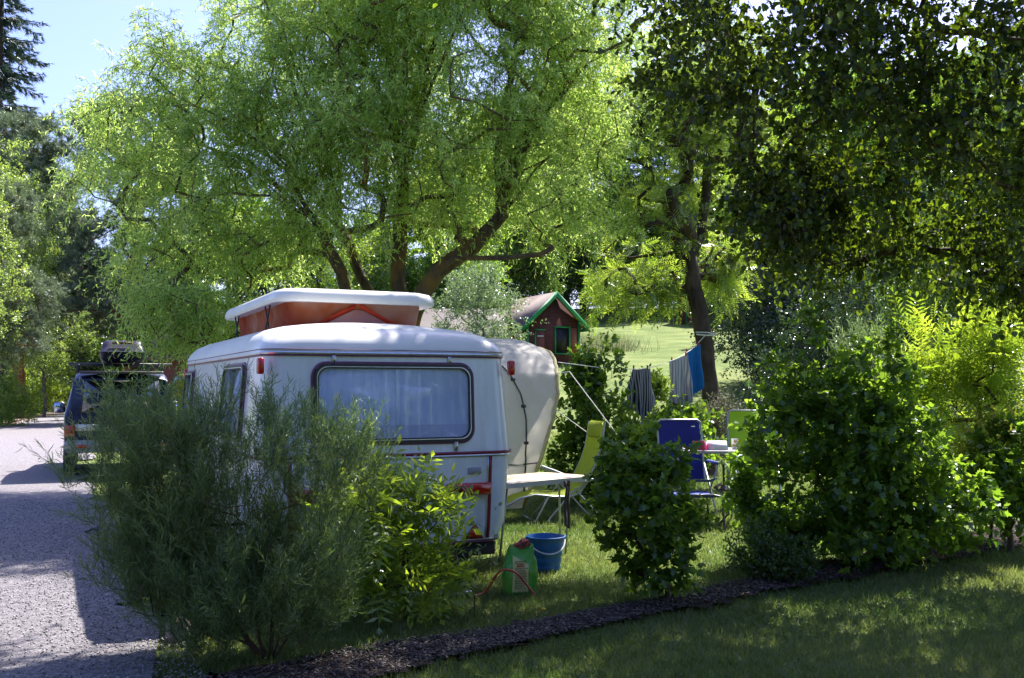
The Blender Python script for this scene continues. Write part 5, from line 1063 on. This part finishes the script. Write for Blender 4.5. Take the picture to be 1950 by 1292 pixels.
plant('golden_bush', 'bright yellow leaved bush between the off-road car and the caravan', 'shrub', b4, [(PA(335, 765, 15.0), (.28, .3, .24)), (PA(330, 810, 15.0), (.4, .4, .4))], 84, LM['golden'], 'twig', .02, 80,
      [dict(tpl='leaf', L=.05, Wd=.03, ntw=6, nlf=7, tlen=.15, out=.6, up=.4, rand=.6, droop=.1)], seg=.2, wig=.02, tname='stems', cname='foliage')
# ------------------------------------------------------------------ background trees: one of each kind, then copies
def gen_tree(seed, Hh, Rr, mat, bark, tpl='clump', L=.34, Wd=.34, n=320, ntw=6, nlf=5, low=.18, trunkr=.22, lean=0, tlen=1.0, droop=.3, shape=None, twig=None, holes=.34):
    rng = np.random.default_rng(seed); root = empty('tree', (0, 0, 0)); ells = shape or [(A_(0, 0, Hh * .55), (Rr * .85, Rr * .85, Hh * .36)), (A_(Rr * .3, -Rr * .2, Hh * .38), (Rr * .75, Rr * .75, Hh * .2)), (A_(-Rr * .35, .1, Hh * .45), (Rr * .7, Rr * .7, Hh * .22)), (A_(0, 0, Hh * .8), (Rr * .5, Rr * .5, Hh * .2))]
    ells = [(np.array(e[0], float), e[1]) + tuple(e[2:]) for e in ells]; tips = crownpts(rng, ells, n, .45, holes, 2.2 / Rr, Hh * low)
    N, par, tipn, _ = skeleton([[A_(0, 0, -.5), A_(.1, 0, Hh * .3), A_(lean, .1, Hh * .6), A_(lean, 0, Hh * .85)]], tips, .6, .12, .4, rng, joinmin=3)
    branch_mesh('trunk', N, par, tipn, trunkr, .012, BK[bark], root, 7)
    foliage('crown', tips, A_(0, 0, Hh * .5), rng, mat, root, tpl, L, Wd, ntw, nlf, tlen, out=.6, up=.15, rand=.7, droop=droop, ldir=.5, lrand=.7, ldown=.2, jit=.15)
    return root
def gen_spruce(seed, Hh, Rr, mat):
    rng = np.random.default_rng(seed); root = empty('spruce', (0, 0, 0)); mb = MB(); mb.tube([(0, 0, -.5), (0, 0, Hh * .5), (.05, 0, Hh * .98)], [.24, .14, .015], 8); A, D, Ls, br = [], [], [], MB()
    for z in np.arange(Hh * .06, Hh * .97, .42):
        f = 1 - z / Hh; r = Rr * f ** .8 * rng.uniform(.8, 1.1) + .15
        for k in range(6 + int(f * 3)):
            a = rng.uniform(0, 6.28); rr_ = r * rng.uniform(.75, 1.1); d = A_(math.cos(a), math.sin(a), 0); p0 = A_(0, 0, z + rng.uniform(-.15, .15)); m = max(4, int(rr_ / .16)); pts = []
            for i in range(m + 1): s = i / m; pts.append(p0 + d * rr_ * s + A_(0, 0, rr_ * (.05 * s - .42 * s * s + .22 * s ** 3)))
            if rr_ > .8: br.tube([tuple(q) for q in pts[::2]] + [tuple(pts[-1])], .014, 3)
            side = A_(-d[1], d[0], 0)
            for i in range(1, m + 1):
                for s_ in (-1, 1, 0):
                    A.append(pts[i] + rng.normal(0, .03, 3)); D.append(d * (.6 if s_ else .5) + side * s_ * .8 + A_(0, 0, -.35 - (.5 if s_ == 0 else 0)) + rng.normal(0, .15, 3)); Ls.append(.42 * (1 - .4 * i / m) * rng.uniform(.7, 1.3) * min(1, rr_ + .3))
    b0_ = len(mb.v); mb.add(br.v, br.f); mb.build('trunk', BK['dark'], root, smooth=60); n = len(A)
    leaves('crown', 'spray', np.array(A), np.array(D), rng.normal(0, .5, (n, 3)) + A_(0, 0, 1), np.array(Ls), np.array(Ls) * .8, mat, root, rng); return root
def gen_pine(seed, Hh, Rr, mat):
    rng = np.random.default_rng(seed); root = empty('pine', (0, 0, 0)); ells = [(A_(0, 0, Hh * .8), (Rr * .8, Rr * .8, Hh * .16)), (A_(Rr * .4, 0, Hh * .6), (Rr * .8, Rr * .7, Hh * .12)), (A_(-Rr * .5, 0, Hh * .5), (Rr * .7, Rr * .6, Hh * .1)), (A_(0, -Rr * .2, Hh * .36), (Rr * .9, Rr * .6, Hh * .08))]
    tips = crownpts(rng, ells, 330, .3, .36, 1.0, Hh * .22); N, par, tipn, _ = skeleton([[A_(0, 0, -.5), A_(.15, 0, Hh * .4), A_(-.1, 0, Hh * .75), A_(0, 0, Hh * .92)]], tips, .5, .10, .1, rng, joinmin=4)
    branch_mesh('trunk', N, par, tipn, .24, .016, BK['pine'], root, 8, .55)
    foliage('crown', tips, A_(0, 0, Hh * .5), rng, mat, root, 'tuft', .30, .30, 9, 5, .75, out=.8, up=.35, rand=.5, droop=.1, ldir=.8, lrand=.5); return root

protos = {
 'bright': gen_tree(101, 12, 4.2, LM['bright'], 'grey', n=420, L=.26, Wd=.26),
 'dark': gen_tree(102, 11, 4.0, LM['dark'], 'dark', n=460, L=.26, Wd=.26, low=.06),
 'mid': gen_tree(103, 14, 4.2, LM['maple'], 'dark', n=460, L=.30, Wd=.30, low=.10),
 'silver': gen_tree(104, 6, 2.2, LM['silver'], 'grey', n=260, L=.13, Wd=.13, tlen=.6, trunkr=.09),
 'poplar': gen_tree(105, 13, 2.8, LM['aspen'], 'grey', n=330, L=.17, Wd=.17, tlen=.6, low=.04, trunkr=.12, holes=.42),
 'spruce': gen_spruce(106, 17, 3.4, LM['spruce']),
 'pine': gen_pine(107, 15, 3.6, LM['pine']),
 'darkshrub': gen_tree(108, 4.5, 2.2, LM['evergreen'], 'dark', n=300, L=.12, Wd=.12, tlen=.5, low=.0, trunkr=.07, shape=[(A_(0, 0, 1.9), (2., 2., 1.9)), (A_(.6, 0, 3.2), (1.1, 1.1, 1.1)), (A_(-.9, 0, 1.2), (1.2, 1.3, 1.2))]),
 'thin': gen_tree(109, 8, 1.4, LM['dark'], 'dark', n=120, L=.12, Wd=.12, tlen=.5, low=.35, trunkr=.06),
 'lowbush': gen_tree(110, 1.8, 1.5, LM['elder'], 'grey', n=130, L=.10, Wd=.10, tlen=.35, low=.0, trunkr=.03, shape=[(A_(0, 0, .8), (1.4, 1.2, .9)), (A_(.6, 0, 1.0), (.8, .8, .7))]),
}
used = set()
NAMES = {'bright': 'broadleaf_tree', 'dark': 'dark_tree', 'mid': 'broadleaf_tree', 'silver': 'silver_willow', 'poplar': 'aspen_tree', 'spruce': 'spruce_tree', 'pine': 'pine_tree', 'darkshrub': 'dark_shrub', 'thin': 'young_tree', 'lowbush': 'low_bush'}
CATS = {'darkshrub': 'shrub', 'lowbush': 'bush'}
def put(kind, px, d, s, label, rz=None, x=None, dz=0, sz=None, group=None):
    o = protos[kind]; o = o if kind not in used else copy_tree(o); used.add(kind)
    X = x if x is not None else (px - 975) / FPX * d
    o.name = NAMES[kind]; o.location = (X, d, Hf(X, d) + dz); o.rotation_euler.z = R(rz if rz is not None else (px * 37 + d * 11) % 360); o.scale = (s, s, sz or s)
    return tag(o, label, CATS.get(kind, 'tree'), group)
FT = 'forest trees behind the campsite'
FWL = ['above the little cabin', 'above the meadow grass', 'left of the locust fork', 'over the far cabin', 'above the dense evergreens', 'above the pale feathery shoots', 'over the feather leaved shrub', 'over the thin trunks', 'behind the silvery tree',
       'behind the right half of the willow', 'behind the middle of the willow', 'behind the tallest willow trunk', 'behind the left half of the willow', 'beyond the right edge', 'beyond the roof box']
# left side of the road
put('poplar', 5, 41, .92, 'lit aspen with glittering pale leaves at the left edge, over the road', sz=.92)
put('poplar', -70, 34, .74, 'aspen cut off by the left edge, nearest to the road', 140, sz=.74)
put('poplar', 88, 50, .80, 'third aspen, paler and farther along the road', 250, sz=.70)
put('pine', 95, 62, .95, 'grey green pine over the far end of the road', 40)
put('pine', -35, 35, .62, 'pine with hanging grey green boughs behind the left aspen', 200)
put('pine', 40, 48, 1.0, 'taller grey green pine against the sky, right of the upper left spruce', 290)
put('spruce', -15, 54, 1.7, 'tall dark spruce with drooping boughs against the sky at the upper left')
put('pine', 247, 44, .98, 'pine with a straight red brown trunk behind the off-road car', 0)
put('spruce', 330, 50, .62, 'dark spruce right behind the red trunked pine')
put('mid', 150, 64, .75, 'round crowned tree at the far bend of the road')
put('spruce', 190, 58, .60, 'shaded spruce left of the red trunked pine', 60)
put('dark', 300, 56, .85, 'dark broadleaf tree deep in the shade behind the second car', 20)
put('dark', 90, 74, .9, 'dark tree closing the view at the end of the road', 75)
put('spruce', 40, 68, .7, 'distant spruce behind the roadside pines', 90)
put('lowbush', 60, 53, 1.5, 'sunlit low bush on the bank where the road bends'); put('lowbush', -10, 39, 1.1, 'low bush on the grassy bank at the left edge', 60); put('lowbush', 110, 66, 1.6, 'farthest low bush at the road bend', 150)
# behind the willow
put('mid', 450, 46, .8, 'broadleaf tree behind the left half of the willow', 15); put('dark', 560, 42, .8, 'dark tree behind the middle of the willow', 200)
put('bright', 660, 48, .85, 'light green tree glimpsed through the willow trunks'); put('spruce', 740, 60, .8, 'spruce showing through the middle of the willow', 33)
put('mid', 850, 50, .8, 'broadleaf tree behind the right half of the willow', 300)
put('silver', 905, 27, .72, 'small silvery leaved tree beside the little cabin'); put('dark', 960, 62, .9, 'dark tree directly above the little cabin', 80)
put('thin', 1485, 31, 1.3, 'slender tree shading the meadow behind the dense evergreens', 45)
put('lowbush', 425, 26, 1.1, 'leafy bush under the left hanging boughs of the willow', 20)
put('lowbush', 930, 24, .85, 'leafy bush between the awning and the little cabin', 130); put('lowbush', 700, 28, .9, 'bush behind the pop-up roof, under the willow trunks', 10)
put('lowbush', 620, 26, 1.0, 'bush behind the raised caravan roof', 50)
# far hedge line on top of the slope
for i, (kind, px, d, s, lb_) in enumerate([
    ('dark', 1040, 72, 1.0, 'dark tree on the far field edge above the cabin roof'), ('mid', 1110, 80, 1.2, 'tall tree on the field edge left of the locust trunk'),
    ('dark', 1175, 70, .7, 'low dark tree where the sunlit lawn ends'), ('spruce', 1240, 88, 1.5, 'very tall spruce above the lawn, left of the locust crown'),
    ('dark', 1260, 78, .9, 'dark tree at the upper end of the sunlit lawn'), ('mid', 1330, 84, 1.5, 'tall tree behind the locust trunk'),
    ('bright', 1440, 74, 1.1, 'light green tree beside the far cabin'), ('spruce', 1500, 80, 1.4, 'tall spruce behind the far cabin'),
    ('mid', 1600, 70, 1.3, 'large tree behind the dense dark evergreens'), ('spruce', 1680, 78, 1.5, 'spruce right of the dense dark evergreens, high on the slope'),
    ('dark', 1760, 64, 1.2, 'dark tree behind the feather leaved shrub'), ('mid', 1850, 72, 1.4, 'tall tree above the right hand lawn'), ('spruce', 1930, 66, 1.3, 'spruce near the right edge, high on the slope'),
    ('mid', 2020, 60, 1.2, 'broadleaf tree at the right edge of the slope'), ('bright', 1960, 52, .8, 'light green tree beyond the thin trunks at the right')]):
    put(kind, px, d, s, lb_, 40 * i + 7, group=None)
for i, (px, d, s) in enumerate([(1080, 98, 1.7), (1180, 104, 1.8), (1300, 100, 1.8), (1400, 104, 1.9), (1560, 100, 1.8), (1650, 104, 1.9), (1780, 96, 1.8), (1900, 100, 1.9), (950, 92, 1.5), (820, 88, 1.3), (700, 84, 1.1), (560, 82, 1.0), (430, 80, .95), (2050, 92, 1.7), (240, 84, .7)]):
    put('spruce' if i % 2 else 'mid', px, d, s, 'far %s in the rear forest wall, %s' % ('spruce' if i % 2 else 'broadleaf tree', FWL[i]), 57 * i, group=FT)
# right middle distance
put('darkshrub', 1535, 24, .72, 'dense dark evergreen tree on the lawn right of the locust trunk', 10); put('darkshrub', 1625, 26, 1.15, 'taller dense dark evergreen in the middle right', 100)
put('darkshrub', 1665, 23, .9, 'dark evergreen behind the pale feathery shoots', 190); put('darkshrub', 1515, 32.5, 1.45, 'bluish dark evergreen rearmost of the dark group', 250)
put('darkshrub', 1745, 27, 1.1, 'dark evergreen left of the leaning brown trunk', 300)
put('mid', 1640, 36, .8, 'mid green tree behind the evergreens', 60)
put('thin', 1850, 20, 1.0, 'slim young tree, left one of the thin trunks at the right', 0); put('thin', 1880, 19, .9, 'slim young tree, middle one of the thin trunks at the right', 70); put('thin', 1935, 18, 1.0, 'slim young tree nearest the right edge', 130)
put('bright', 1890, 34, .62, 'light green tree shading the lawn beyond the thin trunks', 80)
put('lowbush', 1860, 15.5, .6, 'low tangled bush at the foot of the thin trunks', 0); put('lowbush', 1960, 15, .7, 'low bush under the trunk nearest the right edge', 200)
for i, (x_, y_, kd, s_) in enumerate([(-9, -9, 'mid', .9), (-2, -12, 'dark', 1.0), (5, -9, 'mid', .8), (11, -6, 'dark', .9), (-16, -13, 'mid', 1.), (13, 2.5, 'mid', .7), (4, -18, 'dark', 1.2)]):  # unseen trees behind and beside the camera, added to dim the sky light
    put(kd, 0, y_, s_, 'unseen tree near the camera, added to dim sky light, %s of the row' % ['first', 'second', 'third', 'fourth', 'fifth', 'sixth', 'seventh'][i], 70 * i, x=x_, group='unseen trees added to dim the foreground')
# long grass by the cabin and the pink bush by the far cabin
rng = np.random.default_rng(9); n = 3000; o_ = PA(1128, 612, 47); X = rng.normal(o_[0], .9, n); Y = rng.normal(47, .8, n)
D = np.stack([rng.normal(0, .35, n), rng.normal(0, .35, n), np.full(n, 1.)], 1)
tag(leaves('long_grass', 'blade', np.stack([X, Y, H(X, Y)], 1), D, rng.normal(0, 1, (n, 3)), rng.uniform(.3, .9, n), np.full(n, .03), LM['grasslong'], None, rng), 'tall pale meadow grass beside the cabin', kind='stuff')
pk = PA(1410, 475, 50); pbase = A_(pk[0], 50, Hf(pk[0], 50))
plant('flowering_tree', 'small tree with dusky pink leaves just right of the locust fork', 'tree', pbase, [(PA(1400, 480, 50), (1.1, 1., .7)), (PA(1440, 500, 50), (.8, .8, .5))], 120, LM['pink'], 'dark', .1, 60, [dict(tpl='clump', L=.2, Wd=.2, ntw=5, nlf=4, tlen=.5)], seg=.5)
for k, pr_ in protos.items():
    if k not in used:
        for c in children(pr_): bpy.data.objects.remove(c)
        bpy.data.objects.remove(pr_)
